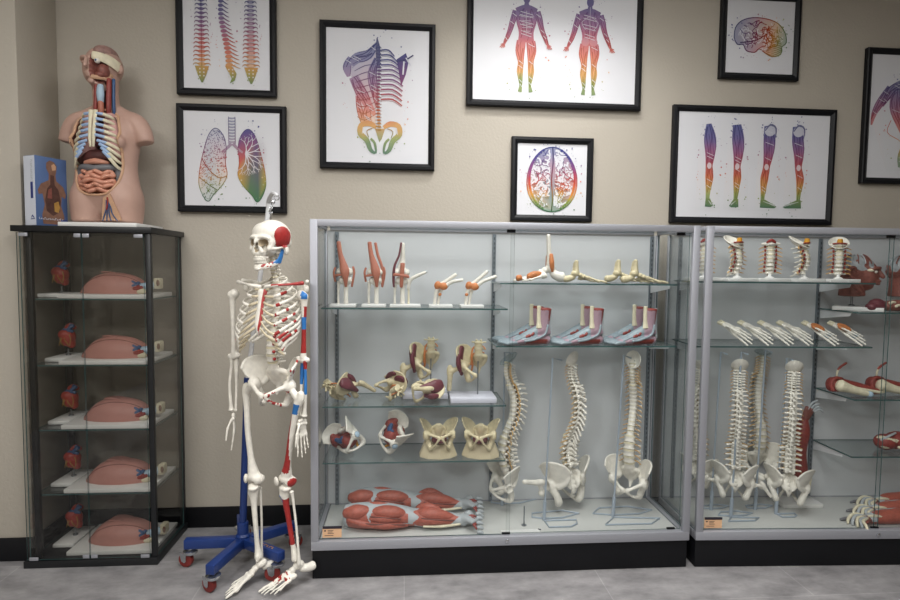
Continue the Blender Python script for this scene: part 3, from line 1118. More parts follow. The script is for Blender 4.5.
M['socket'] = mat('socket_bone_shade', '#a8987f', .7, var=.2)
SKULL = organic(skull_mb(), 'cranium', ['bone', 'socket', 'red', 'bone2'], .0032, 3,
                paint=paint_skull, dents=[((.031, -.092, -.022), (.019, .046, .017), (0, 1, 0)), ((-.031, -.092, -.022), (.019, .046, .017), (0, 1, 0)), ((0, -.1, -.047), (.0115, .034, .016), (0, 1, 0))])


def jaw_mb():
    mb = MB()
    mb.tube([(-.048, -.006, -.10), (-.036, -.05, -.118), (-.018, -.076, -.124), (0, -.082, -.125), (.018, -.076, -.124), (.036, -.05, -.118), (.048, -.006, -.10)], [(.013, .006)] * 2 + [(.014, .007)] * 3 + [(.013, .006)] * 2, 8, 4, up=(0, 0, 1))
    for s in (-1, 1):
        mb.tube([(s * .048, -.006, -.104), (s * .053, .004, -.075), (s * .055, .010, -.048)], [(.017, .005), (.014, .004), (.009, .005)], 8, 3, up=(0, 1, 0))
    mb.ell((0, -.084, -.132), (.016, .009, .010))
    return mb


JAW = organic(jaw_mb(), 'jaw', ['bone', 'red', 'blue'], .003, 2, paint=lambda c, h: 2 if (c[0] > .045 and c[2] > -.108) else (1 if (c[0] > .02 and noise.noise(Vector(c) * 90) > .15) else 0))


def teeth_mesh():
    mb = MB()
    for row, z0, z1 in ((0, -.098, -.087), (1, -.110, -.0985)):
        for i in range(12):
            a = R(-78 + 156 * (i + .5) / 12)
            x, y = .029 * math.sin(a), -.056 - .034 * math.cos(a) + .004 * row
            X = Matrix.Translation((x, y, 0)) @ Matrix.Rotation(a, 4, 'Z')
            mb.box(-.0034, -.003, z0, .0034, .003, z1, bev=.001, X=X)
    mb.tube([(-.028, -.05, -.084), (-.02, -.078, -.084), (0, -.088, -.084), (.02, -.078, -.084), (.028, -.05, -.084)], .0048, 8, 4)
    return mb.mesh('teeth', 'bone')


TEETH = teeth_mesh()


# ================================================================== THE SKELETON AND ITS STAND
def make_skeleton():
    D0 = 2.5
    VS = .84
    cx = xat(270, 370, D0)
    t = thing('skeleton', 'white life-size skeleton with red and blue painted muscle areas hanging from the blue wheeled stand', 'skeleton', (cx, D0, 0), R(-18))
    P0 = Vector((0, .03, 1.0))                                       # middle of the sacral base
    part('hip_bone', HIP_RED, t, P0, label='hip bone with red painted patches')
    part('hip_bone', HIP_R, t, P0)
    part('sacrum', SACRUM, t, P0)
    zt, yt = add_spine(t, P0.z, 1.0, False, True, y0=P0.y, painted=True, vs=VS)
    # skull
    sk = part('cranium', SKULL, t, (0, yt - .012, zt + .062), (0, 0, R(-11)), label='cranium with a red patch on one side')
    part('jaw', JAW, t, (0, yt - .012, zt + .062), (0, 0, R(-11)), label='jaw with a blue patch on one side')
    part('teeth', TEETH, sk)
    part('skull_hook', MB().tube([(0, 0, .08), (0, 0, .105)], .003, 8, cap=0).tube([(0, 0, .105), (.008, 0, .112), (0, 0, .121), (-.008, 0, .112), (0, 0, .105)], .002, 6, 2).mesh('skull_hook', 'chrome'), sk, label='small chrome hook')
    # ribs
    ty = []
    z = P0.z + .018 * VS
    zs = []
    for i, k in enumerate(SEQ):
        zs.append((z, spine_y((z - P0.z) / VS, 1.0) * VS + P0.y))
        nxt = SEQ[i + 1] if i < 23 else 'C'
        z += (STEP[k] + STEP[nxt]) / 2 * VS
    W_ = [.055, .085, .105, .118, .127, .132, .135, .134, .130, .122, .105, .085]
    ster_top = (0, P0.y - .082, zs[16][0] - .045)
    ster_bot = (0, P0.y - .125, zs[16][0] - .205)
    for n in range(12):
        z_, y_ = zs[16 - n]
        w = W_[n]
        if n < 10:
            f = min(n / 6.5, 1)
            drop = .035 + .075 * min(n / 5, 1)
            yf = -.080 - .058 * min(n / 5, 1) + (.012 * max(n - 6, 0)) + .03
            zf = z_ - drop - .02 * min(n / 6, 1)
            xe = .045 + .062 * min(n / 9, 1)
            base = [(.012, y_ + .016, z_ + .003), (.035, y_ + .036, z_ + .002), (w * .82, y_ + .02, z_ - drop * .22), (w, P0.y - .02, z_ - drop * .6), (w * .88, (yf + P0.y - .03) / 2 - .02, z_ - drop * .9), (xe, yf + .01, zf)]
        else:
            base = [(.012, y_ + .016, z_ + .002), (.04, y_ + .034, z_ - .004), (w * .8, y_ + .022, z_ - .03), (w, y_ - .03, z_ - .07 + (.02 if n == 11 else 0))]
        for s in (-1, 1):
            pts = [(s * a, b, c) for a, b, c in base]
            rr = [.0045] + [(.0072, .0036)] * (len(pts) - 1)
            if s > 0 and 1 <= n <= 8:
                me = MB().tube(pts, rr, 6, 5, up=(0, 0, 1), m=lambda c: 1 if (c[1] < P0.y - .035 and .07 < c[0] and noise.noise(Vector(c) * 34) > .04) else 0).mesh('rib', ['bone', 'red'])
                rb = part('rib', me, t, label='rib with a red painted strip')
            else:
                rb = part('rib', MB().tube(pts, rr, 6, 5, up=(0, 0, 1)).mesh('rib', 'bone'), t)
            if n < 10:
                q = pts[-1]
                f = n / 6 if n < 7 else 1
                se = Vector(ster_top).lerp(Vector(ster_bot), min(f, 1))
                tgt = (s * .013, se.y, se.z) if n < 7 else (s * (.03 + .016 * (n - 6)), P0.y - .115 + .006 * (n - 6), ster_bot[2] - .012 - .022 * (n - 6))
                mid = ((q[0] * .55 + tgt[0] * .45), (q[1] + tgt[1]) / 2 - .012, min(q[2], tgt[2]) * .6 + max(q[2], tgt[2]) * .4)
                part('costal_cartilage', MB().tube([q, mid, tgt], (.0055, .0036), 6, 4, up=(0, 0, 1)).mesh('costal_cartilage', 'cartb'), rb, label='cream cartilage')
    st = MB().tube([ster_top, Vector(ster_top).lerp(Vector(ster_bot), .28), Vector(ster_top).lerp(Vector(ster_bot), .34), Vector(ster_top).lerp(Vector(ster_bot), .8), ster_bot, (0, ster_bot[1] + .006, ster_bot[2] - .03)],
                   [(.026, .006), (.016, .006), (.015, .006), (.018, .006), (.010, .005), (.004, .004)], 10, 3, up=(1, 0, 0), m=lambda c: 1 if c[0] > .004 else 0)
    part('sternum', st.mesh('sternum', ['bone', 'red']), t, label='sternum with one red half')
    # shoulders
    zc = ster_top[2] + .012
    for s in (-1, 1):
        cl = MB().tube([(s * .014, P0.y - .080, zc), (s * .06, P0.y - .088, zc + .008), (s * .11, P0.y - .05, zc + .012), (s * .158, P0.y - .025, zc + .018)], [.010, .0065, .006, .009], 8, 4, m=(lambda c: 1 if c[0] > .05 and c[2] > zc + .008 else 0) if s > 0 else 0)
        part('clavicle', cl.mesh('clavicle', ['bone', 'red']), t, label='clavicle with a red edge' if s > 0 else None)
        sc = MB()
        g = []
        for i in range(6):
            f = i / 5
            row = []
            for j in range(5):
                e = j / 4
                a = Vector((s * .07, P0.y + .085, zc + .02)).lerp(Vector((s * .085, P0.y + .075, zc - .13)), f)
                b = Vector((s * .145, P0.y + .03, zc + .012)).lerp(Vector((s * .09, P0.y + .072, zc - .132)), f)
                row.append(tuple(a.lerp(b, e)))
            g.append(row)
        sc.add(sheet(g, .005))
        sc.tube([(s * .075, P0.y + .095, zc - .015), (s * .12, P0.y + .075, zc + .012), (s * .16, P0.y + .01, zc + .024)], [.004, .007, .009], 8, 3)
        sc.ell((s * .148, P0.y + .022, zc - .008), (.012, .016, .02))
        part('scapula', sc.mesh('scapula', 'bone'), t)
    # arms
    for s in (-1, 1):
        sh = Vector((s * .172 - .030, P0.y + .005, zc - .036))
        ho = part('humerus', HUMERUS_P if s > 0 else HUMERUS_R, t, sh, (0, 0, 0), label='humerus with red and blue painted areas' if s > 0 else None)
        el = sh + Vector((0, 0, -.295))
        if s > 0:
            fn = lambda x, y, z: 2 if (el.z - .14 < z < el.z - .03 and y < sh.y) else (1 if z > el.z - .05 and x > sh.x else 0)
            fn2 = lambda x, y, z: 2 if (el.z - .09 < z < el.z - .01 and y < sh.y + .004) else (1 if el.z - .2 < z < el.z - .1 and x > sh.x else 0)
        else:
            fn = fn2 = None
        part('radius', long_bone([(el.x + s * .012, sh.y - .004, el.z + .006), (el.x + s * .012, sh.y - .004, el.z - .03), (el.x + s * .017, sh.y - .012, el.z - .12), (el.x + s * .012, sh.y - .012, el.z - .215), (el.x + s * .010, sh.y - .012, el.z - .235)], [.011, .007, .0068, .009, .014], 'radius', fn, ['bone', 'red', 'blue']), t, label='radius with blue painted strip' if s > 0 else None)
        part('ulna', long_bone([(el.x - s * .004, sh.y + .018, el.z + .02), (el.x - s * .006, sh.y + .008, el.z - .02), (el.x - s * .010, sh.y, el.z - .12), (el.x - s * .010, sh.y - .008, el.z - .225), (el.x - s * .010, sh.y - .01, el.z - .236)], [.010, .011, .0065, .0055, .008], 'ulna', fn2, ['bone', 'red', 'blue']), t, label='ulna with blue painted strip' if s > 0 else None)
        part('hand_bones', HAND if s > 0 else HAND_R, t, (el.x, sh.y - .012, el.z - .248), (0, 0, s * R(60)))
    # legs, turned outward to the side the skull faces
    for s in (-1, 1):
        fh = P0 + Vector((s * .092, -.020, -.076))
        tilt = R(9) if s > 0 else R(-2)
        q = Matrix.Rotation(R(-24), 3, 'Z') @ Matrix.Rotation(tilt, 3, 'Y')
        part('femur', FEMUR_P if s > 0 else FEMUR_R, t, fh, q.to_euler(), (1.05, 1.05, 1.08), label='femur with a red painted front' if s > 0 else None)
        kn = fh + q @ Vector((s * .022, .004, -.459))
        lean = Matrix.Rotation(R(-8.5) if s > 0 else R(-3), 3, 'Y') @ Matrix.Rotation(R(-40 if s > 0 else -72), 3, 'Z')
        e = lean.to_euler()
        part('patella', MB().ell((0, 0, 0), (.019, .009, .021)).mesh('patella', 'bone'), t, kn + lean @ Vector((0, -.034, .030)), e)
        part('tibia', TIBIA_P if s > 0 else TIBIA_R, t, kn, e, (1.05, 1.05, .93), label='tibia with a red painted strip' if s > 0 else None)
        part('fibula', FIBULA if s > 0 else FIBULA_R, t, kn, e, (1.05, 1.05, .93))
        ank = kn + lean @ Vector((0, .004, -.353))
        part('foot_bones', FOOT_P if s > 0 else FOOT_R, t, ank, (R(12), 0, R(-40)))
    return t, zt


skeleton, sk_top = make_skeleton()


def make_stand():
    cx, cy = -.782, 2.715
    t = thing('skeleton_stand', 'blue five-legged stand on red casters that carries the skeleton', 'stand', (cx, cy, 0))
    rot = Matrix.Rotation
    part('hub', MB().add(lathe([(.03, .09), (.034, .095), (.034, .15), (.026, .158), (.026, .21), (.024, .215)], 20)).mesh('hub', 'bluem'), t)
    for k, dg in enumerate((-105, -36, 35, 108, 182)):
        a = R(dg)
        L_ = .27
        X = rot(a, 4, 'Z')
        leg = MB().box(.02, -.021, .096, L_, .021, .141, bev=.004, X=X)
        lg = part('leg', leg.mesh('leg', 'bluem'), t)
        c = X @ Vector((L_ - .026, 0, 0))
        lat = Matrix.Translation(c)
        part('caster_cap', MB().add(lathe([(.030, .070), (.033, .074), (.033, .084), (.014, .090), (.014, .0955)], 18), 0, lat).mesh('caster_cap', 'chrome'), lg, label='chrome caster cap')
        sw = rot(R([150, 190, 30, 60, 165][k]), 4, 'Z')
        wc = Matrix.Translation(c) @ sw @ Matrix.Translation((.024, 0, .0365)) @ rot(PI / 2, 4, 'X')
        part('caster_wheel', MB().add(lathe([(.024, -.0125), (.034, -.010), (.036, 0), (.034, .010), (.024, .0125)], 22), 0, wc).mesh('caster_wheel', 'wheel'), lg, label='red caster wheel')
        fk = MB()
        for sgn in (-1, 1):
            fk.add(prism([(-.010, .037), (.026, .037), (.016, -.004), (.0, -.012), (-.008, -.004)], sgn * .0155 - .0015, sgn * .0155 + .0015), 0, wc)
        part('caster_fork', fk.mesh('caster_fork', 'chrome'), lg, label='chrome caster fork')
        if k == 1:
            lt = MB()
            for i in range(6):
                x = .12 + i * .017
                lt.box(x, -.006, .1412, x + .003, .008, .1416, X=X)
                if i % 2 == 0:
                    lt.box(x, .005, .1412, x + .010, .008, .1416, X=X)
                else:
                    lt.box(x, -.006, .1412, x + .010, -.003, .1416, X=X)
            part('leg_lettering', lt.mesh('leg_lettering', 'yellow'), lg, label='small yellow lettering')
    p0 = Vector((0, 0, .2))
    p1 = at(247, 378, cy + .02) - Vector((cx, cy, 0))
    p2 = at(266, 206, cy - .0) - Vector((cx, cy, 0))
    p2.y = .05
    p1.y = .03
    part('pole', MB().tube([p0, p1], .017, 14, cap=0).mesh('pole', 'bluem'), t)
    hk = Vector((0, 0, 0))
    sx = skeleton.location.x - cx
    sy = skeleton.location.y - cy
    tip = Vector((at(276.5, 196, 2.5).x - cx, skeleton.location.y - cy, at(276.5, 196, 2.5).z))
    part('upper_pole', MB().tube([p1 - Vector((0, 0, .01)), p2], .0115, 12, cap=.2).tube([p2, p2 + Vector((.004, -.01, .03)), (p2 + tip) / 2 + Vector((0, 0, .038)), tip + Vector((0, 0, .004))], [.0115, .011, .009, .008], 10, 4).mesh('upper_pole', 'whitep'), t, label='white upper pole with bent arm')
    ht = skeleton.location.z + sk_top + .062 + .121
    ch = MB()
    top = tip + Vector((0, 0, .004))
    base_ = Vector((skeleton.location.x - cx, skeleton.location.y - cy, ht))
    for (f, r_, ax) in ((.0, .011, 0), (.62, .010, 1)):
        c_ = top.lerp(base_, f) - Vector((0, 0, r_))
        ring = [c_ + (Vector((math.cos(u) * r_, 0, math.sin(u) * r_)) if ax == 0 else Vector((0, math.cos(u) * r_, math.sin(u) * r_))) for u in [2 * PI * i / 14 for i in range(15)]]
        ch.tube(ring, .0022, 6, cap=0)
    a_, b_ = top.lerp(base_, .3), top.lerp(base_, .62)
    ch.tube([a_, a_.lerp(b_, .3), a_.lerp(b_, .7), b_], [.003, .009, .009, .003], 10, 2)
    ch.tube([top.lerp(base_, .8), base_ + Vector((.006, 0, .004)), base_ + Vector((0, 0, -.006))], .0022, 6, 2)
    part('hook_chain', ch.mesh('hook_chain', 'chrome'), t, label='chrome chain and hook')
    return t, Vector((cx, cy, 0)) + tip


stand, hook_tip = make_stand()
# ================================================================== THE TORSO ON THE CABINET
def make_torso():
    zt = 1.629
    base = at(104, 224, 2.93)
    t = thing('torso_model', 'life-size anatomical torso with open chest and belly standing on the left cabinet', 'anatomical model', (-1.478, 2.925, zt))
    part('base', MB().box(-.155, -.145, 0, .202, .145, .021, bev=.003).mesh('base', 'white'), t, label='white board base')
    fig = bpy.data.objects.new('body', None)
    rz = R(-4)
    z0 = .021
    mb = MB()

    def ring(z, cx, rx, ry, cy=0):
        return ((cx, cy, z0 + z), (rx, ry))
    S = [ring(.06, 0, .11, .06), ring(.12, 0, .158, .088), ring(.165, 0, .166, .106), ring(.22, 0, .156, .102), ring(.30, 0, .146, .092), ring(.37, 0, .150, .096), ring(.44, 0, .156, .108, .005), ring(.51, 0, .164, .108, .01), ring(.565, 0, .15, .085, .015), ring(.60, 0, .10, .06, .015), ring(.63, 0, .062, .055, .012)]
    mb.tube([a for a, b in S], [b for a, b in S], 28, 4, up=(1, 0, 0), cap=.25)
    for s in (-1, 1):
        mb.tube([(s * .070, 0, z0 + .27), (s * .076, 0, z0 + .20), (s * .082, 0, z0 + .14), (s * .083, 0, z0 + .08), (s * .082, -.002, z0 + .008)], [(.05, .06), (.078, .092), (.086, .104), (.084, .100), (.079, .090)], 20, 3, up=(1, 0, 0), cap=.05)
        mb.tube([(s * .03, .02, z0 + .635), (s * .09, .016, z0 + .592), (s * .142, .012, z0 + .562), (s * .174, .008, z0 + .51), (s * .192, .004, z0 + .450)], [.040, .046, .052, .047, .041], 18, 4, cap=.05)
        mb.ell((s * .075, -.07, z0 + .44), (.06, .045, .05))
    mb.tube([(0, .012, z0 + .58), (0, .01, z0 + .67), (0, .0, z0 + .80)], [.066, .058, .058], 18, 2, cap=.1)
    from mathutils.bvhtree import BVHTree
    pm = organic(mb, 'plain', ['skin'], .0065, 14)
    bvh = BVHTree.FromPolygons([v.co.copy() for v in pm.vertices], [tuple(p.vertices) for p in pm.polygons])
    bpy.data.meshes.remove(pm)
    bd = organic(mb, 'body', ['skin', 'cavity', 'cut'], .0065, 14,
                 dents=[((0, -.14, z0 + .385), (.114, .150, .235), (0, 1, 0), 3.0), ((.012, -.10, z0 + .69), (.040, .085, .095), (0, 1, 0), 3.0)],
                 paint=lambda c, h: (1 if c[1] > -.085 else 2) if h else 0)
    B = part('body', bd, t, (0, 0, .0025), (0, 0, rz), (1, 1, .885), label='skin coloured trunk with arm and thigh stumps')

    # rim of the opening
    rim = []
    for i in range(41):
        a = 2 * PI * i / 40
        ca, sa = math.cos(a), math.sin(a)
        x = .113 * math.copysign(abs(ca) ** .67, ca)
        z = z0 + .385 + .235 * math.copysign(abs(sa) ** .67, sa)
        hit = bvh.ray_cast(Vector((x, -1, z)), Vector((0, 1, 0)))[0]
        y = hit.y + .003 if hit is not None else -.06
        rim.append((x, y, z))
    part('opening_rim', MB().tube(rim, .007, 8, cap=0).mesh('opening_rim', 'cut'), B, label='tan cut rim of the opening')

    def g(name, mb_, mats, lab=None, par=None):
        return part(name, mb_.mesh(name, mats), par or B, label=lab)
    # chest
    for s in (-1, 1):
        lung = MB().tube([(s * .045, -.03, z0 + .59), (s * .058, -.04, z0 + .50), (s * .066, -.04, z0 + .41), (s * .075, -.03, z0 + .36)], [(.022, .03), (.045, .045), (.050, .055), (.035, .04)], 14, 4, up=(1, 0, 0))
        g('lung', lung, ['lungpink'])
    rc = MB()
    for s in (-1, 1):
        for i in range(9):
            zt_ = z0 + .588 - i * .0292
            zo = zt_ - .018 - i * .004
            xo = min(.072 + i * .0075, .106)
            xi = .016 + max(i - 4, 0) * .009
            zi = zt_ - .004 + (max(i - 5, 0)) * .01
            yo, yi = -.062 - min(i, 4) * .004, -.100 - min(i, 4) * .003
            mid = (s * (xi + xo) / 2, (yi + yo) / 2 - .014, (zi + zo) / 2 + .004)
            rb = g('rib', MB().tube([mid, (s * xo * .93, yo - .008, zo + .002), (s * xo, yo + .02, zo - .01), (s * (xo + .002), yo + .055, zo - .008)], (.0085, .005), 8, 4, up=(0, 0, 1)), ['bone2'])
            g('cartilage', MB().tube([(s * xi, yi, zi), mid], (.0080, .005), 8, 1, up=(0, 0, 1)), ['cart'], 'pale blue rib cartilage', None)
        g('sternum_half', MB().tube([(s * .011, -.098, z0 + .60), (s * .010, -.105, z0 + .54), (s * .009, -.113, z0 + .46), (s * .007, -.113, z0 + .405)], [(.012, .006), (.008, .006), (.008, .006), (.005, .004)], 8, 3, up=(1, 0, 0)), ['bone2'], 'cream half of the split breastbone')
    g('heart', MB().ell((.01, -.055, z0 + .47), (.045, .035, .055), (0, .5, 0)), ['maroon'])
    g('liver', MB().tube([(-.09, -.03, z0 + .345), (-.03, -.06, z0 + .36), (.05, -.055, z0 + .365), (.09, -.03, z0 + .36)], [(.035, .03), (.04, .034), (.03, .03), (.02, .02)], 12, 4, up=(0, 0, 1)), ['cavity'], 'dark liver')
    g('diaphragm', MB().tube([(-.055, -.078, z0 + .325), (0, -.092, z0 + .332), (.055, -.08, z0 + .325)], [(.012, .010), (.016, .012), (.010, .010)], 10, 3, up=(0, 0, 1)), ['bowel'], 'pink stomach edge')
    g('colon', MB().tube([(-.080, -.045, z0 + .20), (-.088, -.05, z0 + .25), (-.086, -.056, z0 + .296), (-.05, -.082, z0 + .300), (0, -.092, z0 + .292), (.05, -.082, z0 + .300), (.086, -.056, z0 + .298), (.089, -.05, z0 + .25), (.082, -.045, z0 + .20), (.07, -.06, z0 + .172)], .019, 12, 4), ['colon'], 'dark grey colon')
    g('bowel_mass', MB().ell((0, -.05, z0 + .225), (.085, .05, .068)), ['bowel'])
    loop = []
    rows = 5
    rb_ = random.Random(3)
    for r_ in range(rows):
        z = z0 + .272 - r_ * .0235
        w_ = .080 * math.sqrt(max(1 - ((z - z0 - .225) / .078) ** 2, .1))
        ph, fr_ = rb_.uniform(0, 6), rb_.uniform(9, 15)
        xs = [i / 13 for i in range(14)]
        if r_ % 2:
            xs = xs[::-1]
        for f in xs:
            x = -w_ + 2 * w_ * f
            loop.append((x, -.052 - .058 * math.sqrt(max(1 - (x / .092) ** 2 - ((z - z0 - .225) / .085) ** 2, .02)) - .004 * math.sin(f * fr_ * 1.7 + ph), z + .0075 * math.sin(f * fr_ + ph)))
    g('small_bowel', MB().tube(loop, .0118, 10, 3), ['bowel'], 'coiled pink bowel')
    # neck
    g('larynx', MB().tube([(.010, -.052, z0 + .655), (.012, -.057, z0 + .705), (.012, -.054, z0 + .745)], [(.014, .012), (.018, .015), (.014, .012)], 10, 2, up=(1, 0, 0)), ['paleblue'], 'pale blue larynx')
    g('neck_muscle', MB().tube([(.042, -.045, z0 + .60), (.044, -.043, z0 + .69), (.044, -.036, z0 + .785)], [.011, .012, .011], 8, 2).tube([(-.018, -.05, z0 + .60), (-.014, -.050, z0 + .67), (-.010, -.048, z0 + .76)], [.010, .010, .010], 8, 2), ['muscle2'])
    g('neck_vein', MB().tube([(.060, -.03, z0 + .60), (.058, -.028, z0 + .69), (.056, -.02, z0 + .79)], .0075, 8, 2), ['vein'], 'dark blue neck veins')
    g('windpipe', MB().tube([(.012, -.053, z0 + .585), (.011, -.053, z0 + .66)], .013, 10), ['tan'])
    # head: one half with skin, one half dissected
    hd = bpy.data.objects.new('head', None)
    hz = z0 + .795
    hb = MB()
    hb.ell((0, .012, hz + .02), (.074, .092, .085), nu=24, nv=16)
    hb.tube([(0, -.03, hz + .03), (0, -.045, hz - .02), (0, -.044, hz - .065), (0, -.048, hz - .085)], [(.066, .05), (.062, .05), (.048, .045), (.030, .028)], 18, 3, up=(1, 0, 0))
    hb.tube([(0, .01, hz - .04), (0, .01, hz - .09)], [.058, .056], 16)
    hb.tube([(0, -.098, hz + .022), (0, -.109, hz - .012), (0, -.112, hz - .020)], [.008, .0095, .0095], 8, 2)
    hb.tube([(-.02, -.088, hz - .046), (0, -.099, hz - .044), (.02, -.088, hz - .046)], .008, 8, 2)
    hb.tube([(-.018, -.086, hz - .056), (0, -.095, hz - .057), (.018, -.086, hz - .056)], .008, 8, 2)
    hb.tube([(-.05, -.07, hz + .026), (-.03, -.088, hz + .032), (-.01, -.092, hz + .028)], .010, 8, 2)
    hb.ell((0, -.082, hz - .080), (.017, .012, .013))
    hb.tube([(-.074, .02, hz + .015), (-.079, .022, hz - .005), (-.074, .018, hz - .022)], [.012, .014, .009], 8, 2)
    hb.tube([(.074, .02, hz + .015), (.079, .022, hz - .005), (.074, .018, hz - .022)], [.012, .014, .009], 8, 2)
    hm = organic(hb, 'head', ['skin', 'headm', 'skin'], .0042, 4,
                 dents=[((.068, -.09, hz + .005), (.058, .050, .105), (0, 1, 0), 4.0), ((-.031, -.104, hz + .010), (.016, .016, .010), (0, 1, 0))],
                 paint=lambda c, h: 1 if h == 1 else 0)
    H = part('head', hm, t, (-.012 + .055, 0, -.052), (0, R(-4), rz - R(10)), 1.02, label='head with one half dissected')
    g('skull_band', MB().tube([(.016, -.078, hz + .040), (.045, -.064, hz + .032), (.070, -.03, hz + .020), (.078, .012, hz + .004)], [(.018, .006), (.020, .006), (.024, .006), (.026, .005)], 8, 3, up=(0, 0, 1)), ['bone2'], 'cream skull strip', H)
    g('eyeball', MB().ell((.034, -.072, hz + .012), (.0125, .0125, .0125)).ell((.035, -.0825, hz + .012), (.005, .003, .005), m=1), ['bone', 'vein'], 'bare eyeball', H)
    g('cheek_muscle', MB().ell((.040, -.045, hz - .03), (.024, .03, .035)).ell((.03, -.06, hz - .05), (.024, .02, .016)), ['headm'], None, H)
    g('jaw_bone', MB().tube([(.006, -.088, hz - .062), (.03, -.075, hz - .064), (.05, -.04, hz - .06), (.056, -.014, hz - .04)], [(.010, .006)] * 4, 8, 3, up=(0, 0, 1)), ['cut'], 'tan jaw bone', H)
    g('brain', MB().ell((.02, .005, hz + .066), (.044, .070, .042)), ['brain'], 'exposed brain', H)
    g('eye', MB().ell((-.031, -.0845, hz + .010), (.010, .006, .006)), ['skin'], None, H)
    # opened groin
    gr = MB()
    pts = []
    for i in range(7):
        f = i / 6
        row = []
        for j in range(5):
            e = j / 4
            x = .03 + .095 * e * (.35 + .65 * f) + .015 * (1 - f)
            z = z0 + .135 - .12 * f + .02 * e * (1 - f)
            y = -.106 + .010 * f + .10 * max(x - .08, 0) ** 1 * .6 - .004
            row.append((x, y, z))
        pts.append(row)
    gp = g('groin_window', gr.add(sheet(pts, .006)), ['cut'], 'tan window in the thigh')
    vv = MB()
    for x0, x1, x2 in ((.06, .05, .035), (.065, .07, .075), (.065, .085, .105), (.06, .06, .055)):
        vv.tube([(x0, -.113, z0 + .12), ((x0 + x1) / 2 + .004, -.111, z0 + .085), (x1, -.109, z0 + .05), (x2, -.102, z0 + .012)], .0028, 6, 3)
    g('thigh_vein', vv, ['vein'], 'blue thigh veins', gp)
    g('thigh_artery', MB().tube([(.066, -.114, z0 + .135), (.068, -.114, z0 + .11), (.060, -.112, z0 + .07)], .004, 6, 2), ['artery'], 'red thigh artery', gp)
    return t


torso = make_torso()


def make_carton():
    zt = 1.629
    x0 = -1.792
    t = thing('carton', 'blue and white carton with a picture of a torso, standing behind the torso model', 'box', (-1.704, 2.744, zt), R(65))
    W, D, H = .148, .074, .322
    part('carton_body', MB().box(0, 0, 0, W, D, H, bev=.002).mesh('carton_body', 'boxblue'), t)
    part('spine_strip', MB().box(-.0012, 0.0005, .002, -.0002, D - .0005, H - .002).mesh('spine_strip', 'boxwhite'), t, label='white strip with small print')
    pr = MB()
    for i in range(9):
        z = H - .03 - i * .0135
        pr.box(-.0018, .016, z, -.0013, .027, z + .002).box(-.0018, .016, z, -.0013, .018, z + .009)
        if i % 2:
            pr.box(-.0018, .025, z, -.0013, .027, z + .009)
        else:
            pr.box(-.0018, .016, z + .007, -.0013, .027, z + .009)
    part('small_print', pr.mesh('small_print', 'fascia'), t, label='grey vertical lettering')
    part('colour_bar', MB().box(-.0019, .014, .125, -.0013, .030, .200).mesh('colour_bar', 'navy'), t, label='navy bar')
    lg = MB()
    Y = Matrix(((1, 0, 0, 0), (0, 0, -1, 0), (0, 1, 0, 0), (0, 0, 0, 1)))
    YS = Matrix(((0, 0, -1, 0), (-1, 0, 0, .038), (0, 1, 0, 0), (0, 0, 0, 1)))
    lg.add(prism([(.004, .034), (.014, .050), (.018, .048), (.030, .034), (.020, .037), (.015, .043)], .0013, .0019), 0, YS)
    lg.add(prism([(.004, .028), (.032, .030), (.032, .033), (.004, .032)], .0013, .0019), 0, YS)
    part('emblem', lg.mesh('emblem', 'navy'), t, label='small navy emblem')
    # printed torso
    cx = .078

    def pl(name, poly, m, k):
        part(name, MB().add(prism([(cx + a * .85, b) for a, b in poly], .0004 * k, .0004 * k + .0003), 0, Y).mesh(name, m), t)
    pl('printed_trunk', [(-.055, .01), (-.06, .05), (-.045, .10), (-.055, .15), (-.075, .145), (-.08, .165), (-.062, .195), (-.02, .215), (-.018, .245), (-.032, .27), (-.030, .295), (-.012, .308), (.012, .303), (.026, .285), (.024, .262), (.018, .24), (.022, .215), (.06, .19), (.075, .155), (.068, .135), (.05, .145), (.045, .10), (.062, .05), (.058, .01)], 'brown', 1)
    pl('printed_cavity', [(-.035, .07), (-.042, .12), (-.030, .175), (-.012, .195), (-.010, .24), (.010, .24), (.012, .195), (.032, .175), (.044, .12), (.036, .07), (0, .05)], 'brown2', 2)
    pl('printed_lung', [(-.03, .13), (-.024, .17), (-.006, .18), (-.004, .13)], 'headm', 3)
    pl('printed_liver', [(.008, .07), (.006, .11), (.03, .12), (.038, .09), (.03, .066)], 'ochre', 3)
    pl('printed_skull', [(.0, .262), (-.004, .285), (.01, .295), (.022, .284), (.020, .266)], 'cut', 3)
    tx = MB()
    for i in range(14):
        x = cx - .066 + i * .0082
        h_ = .010 if i % 3 == 0 else .006
        tx.box(x, -.0024, .030, x + .0016, -.0018, .030 + h_).box(x, -.0024, .030 + (h_ if i % 2 else .0) - (.002 if i % 2 else 0), x + .0055, -.0018, .030 + (h_ if i % 2 else .002))
    part('title_print', tx.mesh('title_print', 'boxwhite'), t, label='small white lettering')
    part('corner_label', MB().box(cx + .035, -.0024, .016, W - .002, -.0016, .034).mesh('corner_label', 'navy'), t)
    return t


carton = make_carton()

# ================================================================== PICTURES ON THE WALL
def ink_material():
    m, nt, b, L = nodes('watercolour_ink')
    b.inputs['Roughness'].default_value = .55
    a = nt.nodes.new('ShaderNodeAttribute'); a.attribute_name = 'ink'
    L.new(a.outputs['Color'], b.inputs['Base Color'])
    return m


M['inkc'] = ink_material()
RAMP = [(.0, '#2c3a82'), (.16, '#4a3f86'), (.34, '#8a3f78'), (.48, '#b83a44'), (.62, '#cf5c30'), (.75, '#d99a3a'), (.86, '#8c9c3c'), (1.0, '#2f6b43')]


